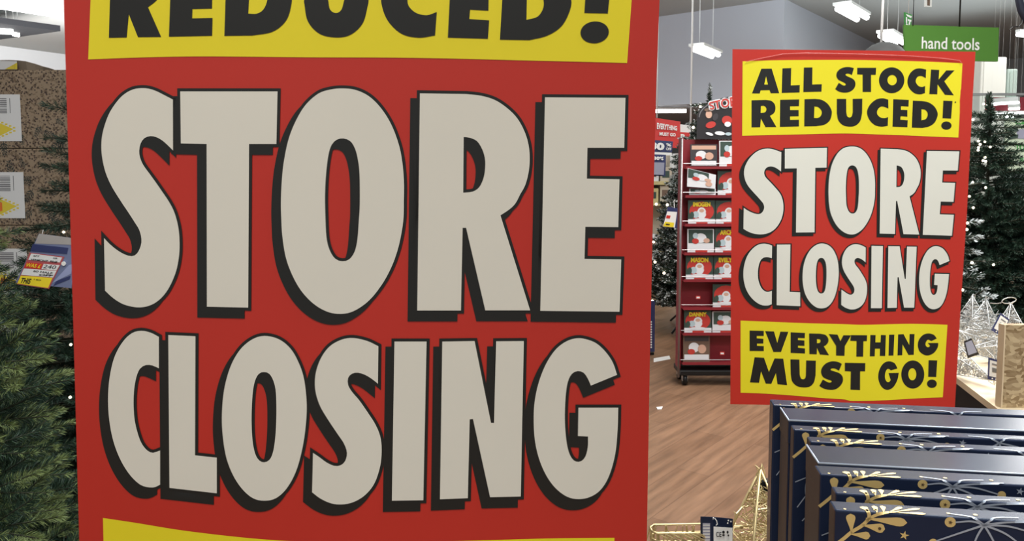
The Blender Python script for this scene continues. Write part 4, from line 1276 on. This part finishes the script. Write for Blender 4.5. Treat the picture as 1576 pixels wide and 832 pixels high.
put_slab('picture', pxquad(((1564,199),(1590,198),(1590,214),(1565,213)), Yv), M['slate_print'], t, .003, .001)
for pts in (((1548.5,196),(1566,195.5),(1567,202),(1555,203)), ((1548.5,215.5),(1556,208),(1567,206.5),(1566,212))):
    put_slab('picture', pxquad(pts, Yv), M['cover_green'], t, .005, .001)
pole('hanging_cord', tuple((q[0]+q[1])/2), .0015, M['steel'], t)
# ------------------------------------------------------------------ right foreground: navy gift boxes, gold wire trees
def navy_mat(name, c, rough):
    return mat(name, c, rough, .27, noise=(25, .10))
M['navy_box'] = navy_mat('navy_gift_card', (.014, .022, .050), .21)
M['gold_foil'] = mat('gold_foil', (.74, .54, .21), .45, .5, metal=.25)
M['silver_foil'] = mat('silver_foil', (.42, .47, .55), .4, .5, metal=.3)
M['brown_print'] = mat('foil_dot_brown', (.08, .045, .02), .5)
M['wood_top'] = mat('table_top_wood', (.42, .30, .18), .5, noise=(8, .12))
ZT = 1.2525                                     # the boxes' common top
ROT = R(-8.5)
UX = Vector((math.cos(ROT), math.sin(ROT), 0)); VY = Vector((-math.sin(ROT), math.cos(ROT), 0))
TZ = .90                                        # display table top
dt = thing('display_table', 'low display table carrying the navy gift boxes, below the frame', 'table', (.62, .86, 0))
mb = MB()
c0 = Vector((.55, .86, 0))
mxT = Matrix(((UX.x, VY.x, 0, c0.x), (UX.y, VY.y, 0, c0.y), (0, 0, 1, 0), (0, 0, 0, 1)))
mb.box((-.46, -.30, TZ-.03), (.55, .36, TZ), 0, mxT, .003); mb.build('table_top', M['wood_top'], dt, True)
for sx in (-.42, .51):
    for sy in (-.26, .32):
        mb = MB(); mb.box((sx-.025, sy-.025, 0), (sx+.025, sy+.025, TZ-.031), 0, mxT); mb.build('leg', M['black_metal'], dt, True)

def ribbon(mb, F, pts, w):
    """flat printed stroke through pts (millimetres on the box face, folding over its top edge)"""
    P = [np.array(p, float) for p in pts]
    Q = []
    for i in range(len(P)-1):
        p0 = P[i-1] if i else 2*P[0]-P[1]
        p3 = P[i+2] if i+2 < len(P) else 2*P[-1]-P[-2]
        k = max(3, int(np.linalg.norm(P[i+1]-P[i])/1.6))
        for j in range(k):
            t = j/k
            Q.append(.5*((2*P[i])+(-p0+P[i+1])*t+(2*p0-5*P[i]+4*P[i+1]-p3)*t*t+(-p0+3*P[i]-3*P[i+1]+p3)*t**3))
    Q.append(P[-1])
    W = w if isinstance(w, (list, tuple)) else (w, w)
    vs, fs = [], []
    n = len(Q)
    for i, q in enumerate(Q):
        d = Q[min(i+1, n-1)]-Q[max(i-1, 0)]; d = d/(np.linalg.norm(d)+1e-9)
        s = i/(n-1); ww = (W[0]*(1-s)+W[1]*s)/2
        vs += [F(q[0]-d[1]*ww, q[1]+d[0]*ww), F(q[0]+d[1]*ww, q[1]-d[0]*ww)]
    for i in range(n-1):
        fs.append((2*i, 2*i+2, 2*i+3, 2*i+1))
    mb.add(vs, fs)

def leaf(mb, F, x0, y0, x1, y1, w, fat=.6):
    """a drop-shaped leaf from its narrow end (x0, y0) to its round end"""
    n = 12
    d = np.array((x1-x0, y1-y0), float); L = np.linalg.norm(d); d /= L; nn = np.array((-d[1], d[0]))
    prev = None; vs = []; fs = []
    for i in range(n+1):
        t = i/n
        r = w/2*(.16+.84*(3*t*t-2*t**3))*(1.0 if t < .72 else math.sqrt(max(0, 1-((t-.72)/.28)**2))) if t < 1 else w*.02
        p = np.array((x0, y0))+d*L*t
        a, b = p+nn*r, p-nn*r
        vs += [F(*a), F(*b)]
    for i in range(n):
        fs.append((2*i, 2*i+2, 2*i+3, 2*i+1))
    mb.add(vs, fs)

def disc(mb, F, x, y, r, n=14):
    vs = [F(x, y)] + [F(x+r*math.cos(6.283*k/n), y+r*math.sin(6.283*k/n)) for k in range(n)]
    mb.add(vs, [(0, 1+k, 1+(k+1) % n) for k in range(n)])

def star(mb, F, x, y, r):
    vs = [F(x, y)] + [F(x+(r if k % 2 == 0 else r*.38)*math.sin(.628*k+.2), y-(r if k % 2 == 0 else r*.38)*math.cos(.628*k+.2)) for k in range(10)]
    mb.add(vs, [(0, 1+k, 1+(k+1) % 10) for k in range(10)])

def gift_box(fl, back_y, label, patterned, width=.42, zt=ZT):
    """fl: pixel of the front top left corner; back_y: picture height of the top's rear edge at that corner"""
    P0 = atz(fl[0], fl[1], zt)
    dep = (atz(fl[0], back_y, zt).y - P0.y)*.985
    root = thing('gift_box', label, 'gift box', tuple(P0 + UX*width/2 + VY*dep/2 + Vector((0, 0, TZ-zt))), ROT, 'navy gift boxes in the row')
    mx = Matrix(((UX.x, VY.x, 0, P0.x), (UX.y, VY.y, 0, P0.y), (0, 0, 1, P0.z), (0, 0, 0, 1)))
    H = zt-TZ
    mb = MB()
    if patterned:
        mb.box((0, 0, -H), (width, dep, 0), 0, mx, .0016)
        mb.build('box_body', M['navy_box'], root, True, False)
    else:
        # the plain ones show a deep lid with a fine raised rim along its edge
        mb.box((.001, .002, -H), (width-.001, dep-.002, -.012), 0, mx, .0016)
        mb.build('box_body', M['navy_box'], root, True)
        lid = MB(); lid.box((0, 0, -.030), (width, dep, 0), 0, mx, .0022); lb = lid.build('lid', M['navy_box'], root, True)
        rim = MB()
        rim.tube([mx @ Vector((.001, .0008, -.0005)), mx @ Vector((width-.001, .0008, -.0005))], .0011, 6)
        rim.tube([mx @ Vector((.001, .0008, -.0005)), mx @ Vector((.0008, dep-.001, -.0005))], .0011, 6)
        rim.build('rim', M['silver_foil'], lb, True, True)
        return root
    def F(u, v, l=.0004):
        u *= .001; v *= .001
        if v >= 0: return mx @ Vector((u, -l, -v if v > .0008 else -v))
        return mx @ Vector((u, min(-v, dep-.001), l))
    G = MB(); S = MB(); D = MB()
    F2 = lambda u, v: F(u, v, .0007)
    # gold foliage in the top left corner
    leaf(G, F, 14.5, 20, 13, 2.5, 9); leaf(G, F, 14, 21, 30, 21.5, 8); leaf(G, F, 23, 12, 42, 14.5, 9.5); leaf(G, F, 26, 6, 60, 7.5, 9)
    ribbon(G, F, [(0, 33), (8, 25.5), (14.5, 19), (23, 12.5), (28.5, 5), (27, -3)], (3.2, 3.0)); ribbon(G, F, [(26, 9), (33, 3), (44, -1), (54, -2.5)], (3, 2))
    leaf(G, F, 28, 1, 26, -10, 8); leaf(G, F, 35, 1, 36.5, -13, 5.5); leaf(G, F, 41, -1, 44, -14, 5.5); leaf(G, F, 46, -2, 60, -14, 4.6); leaf(G, F, 50, -3, 75, -13, 4.4); leaf(G, F, 51, -1.5, 76, -2.5, 5)
    for u, v, r in ((9, -2.5, 1.2), (28, -3, 1.5), (35, -4.5, 1.6), (96, -6.5, 1.6), (118, -7, 1.8), (160, -8, 1.8)): disc(G, F, u, v, r)
    disc(G, F, 95, 4.5, 4.6); disc(G, F, 166, 10.5, 3.8); disc(G, F, 82, 24, 3.8)
    star(G, F, 58, 19, 4.2)
    G.build('gold_foil_print', M['gold_foil'], root, True)
    # silver bursts and stars
    for a in ([(122, 5), (111, -2), (97, -5.5)], [(122, 5), (133, -3), (152, -6)], [(122, 5), (112, 2.5), (99, 4.2)], [(122, 5), (140, 1.5), (168, -1)], [(122, 5), (104, 13), (84, 22)], [(122, 5), (142, 5), (163, 10)], [(122, 5), (117, 15), (113, 28)], [(122, 5), (128, 15), (134, 27)], [(122, 5), (140, 12), (158, 26)]):
        ribbon(S, F2, a, (1.9, 1.3))
    star(S, F2, 182, 6, 4); star(S, F2, 66, 29, 3)
    ribbon(S, F2, [(26, 38), (17, 55), (15, 75), (22, 95), (28, 110)], 1.3)
    for a in ([(17, 55), (3, 62)], [(16, 70), (28, 76)], [(22, 95), (12, 108)], [(15, 78), (6, 92)]): ribbon(S, F2, a, 1.1)
    for a in ([(220, 4), (232, -4), (250, -6)], [(220, 4), (206, -3), (190, -5)], [(220, 4), (240, 8), (262, 16)], [(220, 4), (206, 14), (196, 24)], [(220, 4), (224, 16), (226, 28)]): ribbon(S, F2, a, (1.9, 1.3))
    S.build('silver_foil_print', M['silver_foil'], root, True)
    F3 = lambda u, v: F(u, v, .001)
    for u, v in ((95, 4.5), (37.5, 14)):
        star(D, F3, u, v, 2.0) if u == 95 else disc(D, F3, u, v, 1.3)
    for u, v in ((12, 108), (6, 92)):
        disc(G, F, u, v, 2)
    D.build('foil_dots', M['brown_print'], root, True)
    return root
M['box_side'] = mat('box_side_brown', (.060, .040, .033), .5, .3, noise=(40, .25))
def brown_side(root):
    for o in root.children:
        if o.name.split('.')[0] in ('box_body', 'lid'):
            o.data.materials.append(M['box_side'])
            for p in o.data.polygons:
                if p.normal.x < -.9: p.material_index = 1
ordn = ['nearest', 'second nearest', 'third nearest', 'fourth nearest', 'fifth nearest', 'sixth nearest', 'second farthest', 'farthest']
pos = [((1285,784),769,1), ((1286,758),747,1), ((1262,729),714.5,1), ((1259,712),682.5,0), ((1247,679),670.5,1), ((1221.5,660.5),653,1), ((1213,646),625.5,0), ((1190,622.5),613.5,1)]
for k, (fl, by, pt) in enumerate(pos):
    gb = gift_box(fl, by, '%s of the navy gift boxes at lower right, %s' % (ordn[k], 'with gold leaf print' if pt else 'with a wide plain top'), pt)
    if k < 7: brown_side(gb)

# ---- gold wire trees
M['gold_wire'] = mat('gold_wire', (.60, .48, .25), .4, .4, metal=.5)
M['silver_wire'] = mat('silver_wire', (.50, .50, .49), .4, .4, metal=.6)
def wire_tree(name, label, apex, axis, height, half, m, seed, group, roll=.4, wraps=60, r=.0011, frame_r=.0018, flat=False):
    """pyramid of four wire edges with rungs, wound loosely with fine wire"""
    rng = random.Random(seed)
    ax = Vector(axis).normalized()                     # from apex to base
    u = ax.cross(Vector((0, 0, 1))).normalized() if flat else ax.orthogonal().normalized(); u = (Matrix.Rotation(roll, 3, ax) @ u); w = ax.cross(u)
    ap = Vector(apex)
    base = ap + ax*height
    root = thing(name, label, 'wire tree', tuple(base), 0, group)
    cr = [base + (u*a + w*b)*half for a, b in ((1,1),(1,-1),(-1,-1),(-1,1))]
    for c in cr:
        mb = MB(); mb.tube([ap, c], frame_r, 7); mb.build('edge_wire', m, root, True, True)
    at_ = lambda k, t: ap + (cr[k % 4]-ap)*t
    for t in (.27, .52, .76, 1.0):
        mb = MB(); mb.tube([at_(k, t) for k in range(4)], frame_r*.8, 6, 0, True, True); mb.build('rung', m, root, True)
    mb = MB()
    for i in range(wraps):
        t = .06+.94*(i/wraps)
        t2 = min(1, max(.05, t+rng.uniform(-.06, .10)))
        k = rng.randrange(4)
        a = at_(k, t) + (at_(k+1, t)-at_(k, t))*rng.random()
        b = at_(k+1, t2) + (at_(k+2, t2)-at_(k+1, t2))*rng.random()
        mid = (a+b)/2 + Vector((rng.uniform(-1,1), rng.uniform(-1,1), rng.uniform(-1,1)))*half*.35*t
        mb.tube([a, (a+mid)/2 + Vector((0,0,rng.uniform(-.004,.004))), mid, (mid+b)/2, b], r*.75, 5)
    # stray ends
    for i in range(7):
        t = rng.uniform(.1, .95); a = at_(i, t)
        d = Vector((rng.uniform(-1,1), rng.uniform(-1,1), rng.uniform(-.2,1))).normalized()*half*rng.uniform(.25, .6)
        mb.tube([a, a+d*.6+Vector((0,0,.003)), a+d], r*.75, 5)
    o = mb.build('wound_wire', m, root, True); o['kind'] = 'stuff'
    mb = MB()
    for i in range(3):
        a = ap + Vector((rng.uniform(-.004,.004), 0, rng.uniform(-.003,.006)))
        mb.tube([a, a+Vector((rng.uniform(-.008,.008), rng.uniform(-.006,.006), .006)), a+Vector((rng.uniform(-.01,.01), 0, -.006)), a+Vector((0.006,0,-.014))], r, 6)
    mb.build('twist', m, root, True)
    return root, cr, ap
Yt = 1.12
ap = at(1170, 722, Yt)
tr_, cr, _ = wire_tree('wire_tree', 'gold wire pyramid tree standing left of the navy gift boxes', ap, (.03, .0, -1), (ap.z-TZ)*.955, .062, M['gold_wire'], 3, None, .55, 260, .0011, .0021)
mb = MB()
p = at(1130, 800, Yt-.04); mb.tube([p, at(1133, 790, Yt-.04), at(1142, 780, Yt-.03), at(1146, 778, Yt-.03)], .0011, 6); mb.build('stray_wire', M['gold_wire'], tr_, True)
# battery pack tied in the tree
c = at(1176, 742, Yt)
mb = MB(); mb.box((c.x-.006, c.y-.006, c.z-.012), (c.x+.010, c.y+.008, c.z+.004), 0, None, .0015); mb.build('battery_pack', M['black_metal'], tr_, True)

# ---- gold wire basket frame at the bottom edge with its tag
Yw_ = .98
zt_ = at(1003, 820, Yw_).z
bk = thing('wire_basket', 'shallow gold wire basket, its top rail at the bottom edge beside the big poster', 'basket', tuple(Vector((at(1045, 820, Yw_).x, Yw_+.011, TZ))))
xa, xb = at(1004, 820, Yw_).x, at(1120, 820, Yw_).x
def loop(z, inset, y0=Yw_, y1=Yw_+.022):
    a, b = xa+inset, xb-inset
    return [(a+.006, y0, z), (b-.006, y0+.008, z-.004), (b, y0+.014, z-.004), (b, y1, z), (b-.006, y1+.006, z), (a+.006, y1+.002, z), (a, y1-.006, z), (a, y0+.006, z)]
for z, ins in ((zt_, 0), (zt_-.011, .001), (zt_-.06, .004), (TZ+.004, .008)):
    mb = MB(); mb.tube(loop(z, ins), .0015, 6, 0, True, True); mb.build('rim_wire', M['gold_wire'], bk, True, True)
L0 = loop(zt_, 0); L1 = loop(TZ+.004, .008)
for k in range(8):
    mb = MB(); mb.tube([L0[k], L1[k]], .0012, 6); mb.build('upright_wire', M['gold_wire'], bk, True)
mb = MB(); rng = random.Random(8)
for i in range(46):
    t = rng.random(); x = xa+(xb-xa)*t
    y = Yw_ if i % 2 else Yw_+.022
    mb.tube([(x, y, zt_), (x+rng.uniform(-.012,.012), y+rng.uniform(-.004,.004), zt_-.03), (x+rng.uniform(-.02,.02), y, zt_-.06), (x+rng.uniform(-.02,.02), y, TZ+.006)], .0008, 5)
    if i < 14: mb.tube([(x, Yw_, zt_), (x+.012, Yw_-.001, zt_-.006), (x+.022, Yw_, zt_-.011)], .0009, 5)
o = mb.build('wound_wire', M['gold_wire'], bk, True); o['kind'] = 'stuff'
Yg_ = Yw_-.008
tg = thing('product_tag', 'navy product tag with a white CE label hanging on the shallow gold wire basket', 'tag', tuple(at(1103, 795, Yg_)))
qa = [at(1078,794.5,Yg_+.012), at(1097,795,Yg_), at(1097,880,Yg_), at(1078,880,Yg_+.012)]
qb = [at(1097,795,Yg_), at(1128,798,Yg_+.004), at(1127,880,Yg_+.004), at(1097,880,Yg_)]
put_slab('side_flap', qa, M['navy_box'], tg, 0, .0008); put_slab('front_flap', qb, M['navy_box'], tg, 0, .0008)
sq = [at(1082,804,Yg_+.010), at(1094,804,Yg_+.003), at(1094,880,Yg_+.003), at(1082,880,Yg_+.010)]
txt = put_slab('fine_print', sq, M['slate_print'], tg, .001, .0003)
mb = MB()
for k in range(16):
    qd = sub_quad(sq, .06, 1-.06*k-.05, .94, 1-.06*k-.03); nrm = quad_normal(sq)
    mb.add([p+nrm*.0014 for p in qd], [(0, 1, 2, 3)])
mb.build('text_lines', M['white_print'], txt, True)
lq = [at(1098,809.5,Yg_-.001), at(1127,811.5,Yg_+.003), at(1127,880,Yg_+.003), at(1098,880,Yg_-.001)]
lab = put_slab('label', lq, M['white_print'], tg, .0008, .0003)
PQ = lambda *p: [at(x, y, Yg_) for x, y in p]
put_text('wording', 'CE', PQ((1101,816),(1109.5,816.6),(1109.5,824.5),(1101,824)), M['black_print'], lab, .003, .02)
for (x, y, rx, ry) in ((1113.5,818.5,2.0,2.4),(1113.5,823,2.0,1.6),(1119.8,818.5,1.5,2.4),(1121,823.5,1.2,1.6)):
    blob('symbol', x, y, rx, ry, Yg_, M['black_print'], lab, .003)
for x, y in ((1121,800.5),(1125,802),(1120,804.5)):
    blob('snow_dot', x, y, 1.1, 1.3, Yg_, M['white_print'], tg, .002)
mb = MB(); mb.tube(PQ((1100,797),(1103,801),(1104,806),(1102,808)), .0006, 5); mb.build('twig_print', M['white_print'], tg, True)
mb = MB(); mb.tube([at(1098,796,Yg_-.001), at(1096,806,Yw_-.003), at(1093,819,Yw_-.002), at(1097,826,Yw_)], .0007, 5); mb.build('tag_string', M['white_plastic'], tg, True)

# ------------------------------------------------------------------ right: plywood table with silver wire trees
def osb_material():
    m = mat('strand_board', (.5, .36, .2), .6, .3)
    nt, b = nodes_of(m); N, L = nt.nodes, nt.links
    tc = N.new('ShaderNodeTexCoord')
    n0 = N.new('ShaderNodeTexNoise'); n0.inputs['Scale'].default_value = 9
    L.new(tc.outputs['Object'], n0.inputs['Vector'])
    ad = N.new('ShaderNodeMix'); ad.data_type = 'RGBA'; ad.inputs[0].default_value = .08
    L.new(tc.outputs['Object'], ad.inputs[6]); L.new(n0.outputs['Color'], ad.inputs[7])
    mp = N.new('ShaderNodeMapping'); mp.inputs['Scale'].default_value = (70, 70, 150); mp.inputs['Rotation'].default_value = (0, .35, 0)
    L.new(ad.outputs[2], mp.inputs['Vector'])
    vo = N.new('ShaderNodeTexVoronoi'); vo.inputs['Scale'].default_value = 1.0
    L.new(mp.outputs[0], vo.inputs['Vector'])
    sp = N.new('ShaderNodeSeparateColor'); L.new(vo.outputs['Color'], sp.inputs[0])
    cr = N.new('ShaderNodeValToRGB')
    cr.color_ramp.elements[0].color = (.22, .14, .065, 1); cr.color_ramp.elements[1].color = (.55, .42, .25, 1)
    L.new(sp.outputs[0], cr.inputs[0]); L.new(cr.outputs[0], b.inputs['Base Color'])
    return m
M['osb'] = osb_material()
M['ply'] = mat('plywood', (.66, .52, .34), .55, noise=(14, .12))
M['plinth_black'] = mat('plinth_black', (.004, .004, .005), .6, .2)
ZP = .95
e0 = atz(1474, 582, ZP); e1 = atz(1541, 633, ZP)
dd = (e1-e0).normalized(); rr_ = Vector((-dd.y, dd.x, 0)); rr_ = rr_ if rr_.x > 0 else -rr_
f0 = e1 - dd*1.0
tbl = thing('plywood_table', 'black-sided plywood display table behind the smaller poster at right', 'table', tuple((e1+f0)/2 + rr_*.5 + Vector((0,0,-ZP))))
def slab_from(o, a, b, z0, z1, ins=0.0):
    p = [e1 + dd*-ins + rr_*ins, f0 + dd*ins + rr_*ins, f0 + dd*ins + rr_*(1.0-ins), e1 + dd*-ins + rr_*(1.0-ins)]
    return [(v.x, v.y, z0) for v in p] + [(v.x, v.y, z1) for v in p]
BF = [(0,3,2,1),(4,5,6,7),(0,1,5,4),(1,2,6,5),(2,3,7,6),(3,0,4,7)]
mesh_obj('table_top', slab_from(0, 0, 0, ZP-.018, ZP), BF, M['ply'], tbl, True)
mesh_obj('plinth', slab_from(0, 0, 0, 0, ZP-.0185, .004), BF, M['plinth_black'], tbl, True)
bo = thing('strand_board_panel', 'upright strand board panel on the plywood table at the right edge', 'panel', tuple(e1 + rr_*.3))
Yo = e1.y+.03
xo = at(1545.5, 560, Yo).x; zo = at(1545, 500, Yo).z
mb = MB(); mb.box((xo, Yo, ZP+.0005), (xo+.55, Yo+.022, zo)); mb.build('board', M['osb'], bo, True)
mb = MB(); mb.box((xo-.004, Yo-.001, ZP+.0005), (xo-.0002, Yo+.023, zo+.0005)); mb.build('cut_edge', M['ply'], bo, True)

def silver(label, px_apex, Y, axis, h, half, seed, roll, flat=False):
    a = at(*px_apex, Y)
    return wire_tree('wire_tree', label, a, axis, h, half, M['silver_wire'], seed, 'silver wire trees on the plywood table', roll, 190, .0012, .0017, flat)
a = at(1497, 455, 2.75); silver('silver wire tree, upright and farthest left, beside the smaller poster edge', (1497,455), 2.75, (0,0,-1), a.z-ZP-.014, .055, 21, .5)
a = at(1518, 460, 2.6); silver('silver wire tree, upright, left of the strand board with a tag at its side', (1518,460), 2.6, (-.05,0,-1), a.z-ZP-.016, .060, 22, .2)
a = at(1556, 466, 2.45); silver('silver wire tree with a loose wire loop, rising behind the strand board', (1556,466), 2.45, (.02,0,-1), a.z-ZP-.014, .06, 23, .8)
silver('silver wire tree lying nearest on the plywood, tip to the left', (1478,539), 2.38, (.9,-.1,-.01), .17, .044, 24, 0, True)
silver('silver wire tree lying tip down at the plywood edge, under the others', (1527,585), 2.10, (-.35,.75,.20), .16, .042, 25, 0, True)
silver('silver wire tree lying across the others, tip towards the strand board', (1540,530), 2.50, (-.95,.15,.08), .19, .046, 26, 0, True)
silver('silver wire tree slumped behind the barcode tags at the strand board', (1541,505), 2.74, (-.7,.1,-.04), .15, .033, 27, 0, True)
lp = thing('wire_loop', 'thin white wire loop above the strand board panel', 'wire', tuple(at(1553, 462, 2.4)))
mb = MB(); mb.tube([at(1553+11*math.cos(t*.4488)+0, 462+4.5*math.sin(t*.4488)-math.cos(t*.4488)*1.5, 2.4) for t in range(14)], .0016, 6, 0, True, True)
mb.tube([at(1543,465,2.4), at(1535,467,2.42), at(1524,466,2.5)], .0014, 6); mb.build('loop', M['silver_wire'], lp, True)
def swing(label, quad, Y, wq=True, dark='navy_print', light='label_white', tie=None):
    q = pxquad(quad, Y)
    t = thing('swing_tag', label, 'tag', tuple(q[0]), 0, 'tags on the silver wire trees')
    cd = put_slab('card', q, M[dark], t, 0, .0012)
    lq = sub_quad(q, .10, .16, .90, .90)
    lb = put_slab('label', lq, M[light], cd, .0012, .0004)
    if wq:
        mb = MB(); nrm = quad_normal(lq)
        for k in range(9):
            qd = sub_quad(lq, .25+.055*k, .28, .275+.055*k+(.012 if k % 2 else 0), .58); mb.add([p+nrm*.0018 for p in qd], [(0,1,2,3)])
        mb.build('barcode', M['black_print'], lb, True)
        mb = MB()
        qd = sub_quad(lq, .2, .74, .8, .84); mb.add([p+nrm*.0018 for p in qd], [(0,1,2,3)])
        mb.build('text_line', M['grey_print'], lb, True)
        for u in (.35, .65):
            c = quad_map(q)(u, .08)
            mb = MB(); mb.tube([c+Vector((0,-.0014,0)), c+Vector((0,-.002,0))], .002, 8); mb.build('symbol', M['white_print'], cd, True)
    mb = MB(); p = quad_map(q)(.5, .97); mb.tube([p, p+Vector((0, .006, .008)), tie if tie else p+Vector((-.006, .03, .022))], .0008, 5); mb.build('string', M['white_plastic'], t, True)
swing('slanted navy-edged barcode tag touching the strand board top corner', ((1540,481),(1553.5,491),(1544,518.5),(1525.5,508)), 2.33, tie=at(1527, 484, 2.60))
swing('upright navy-edged barcode tag left of the strand board, lower of the two', ((1521.5,549.5),(1540.5,555),(1538.5,587),(1520,583)), 2.02)
swing('plain grey folded tag among the wire trees beside the poster edge', ((1483.5,525),(1495,520),(1507,545),(1489.5,551)), 2.17, False, 'black_print', 'slate_print')
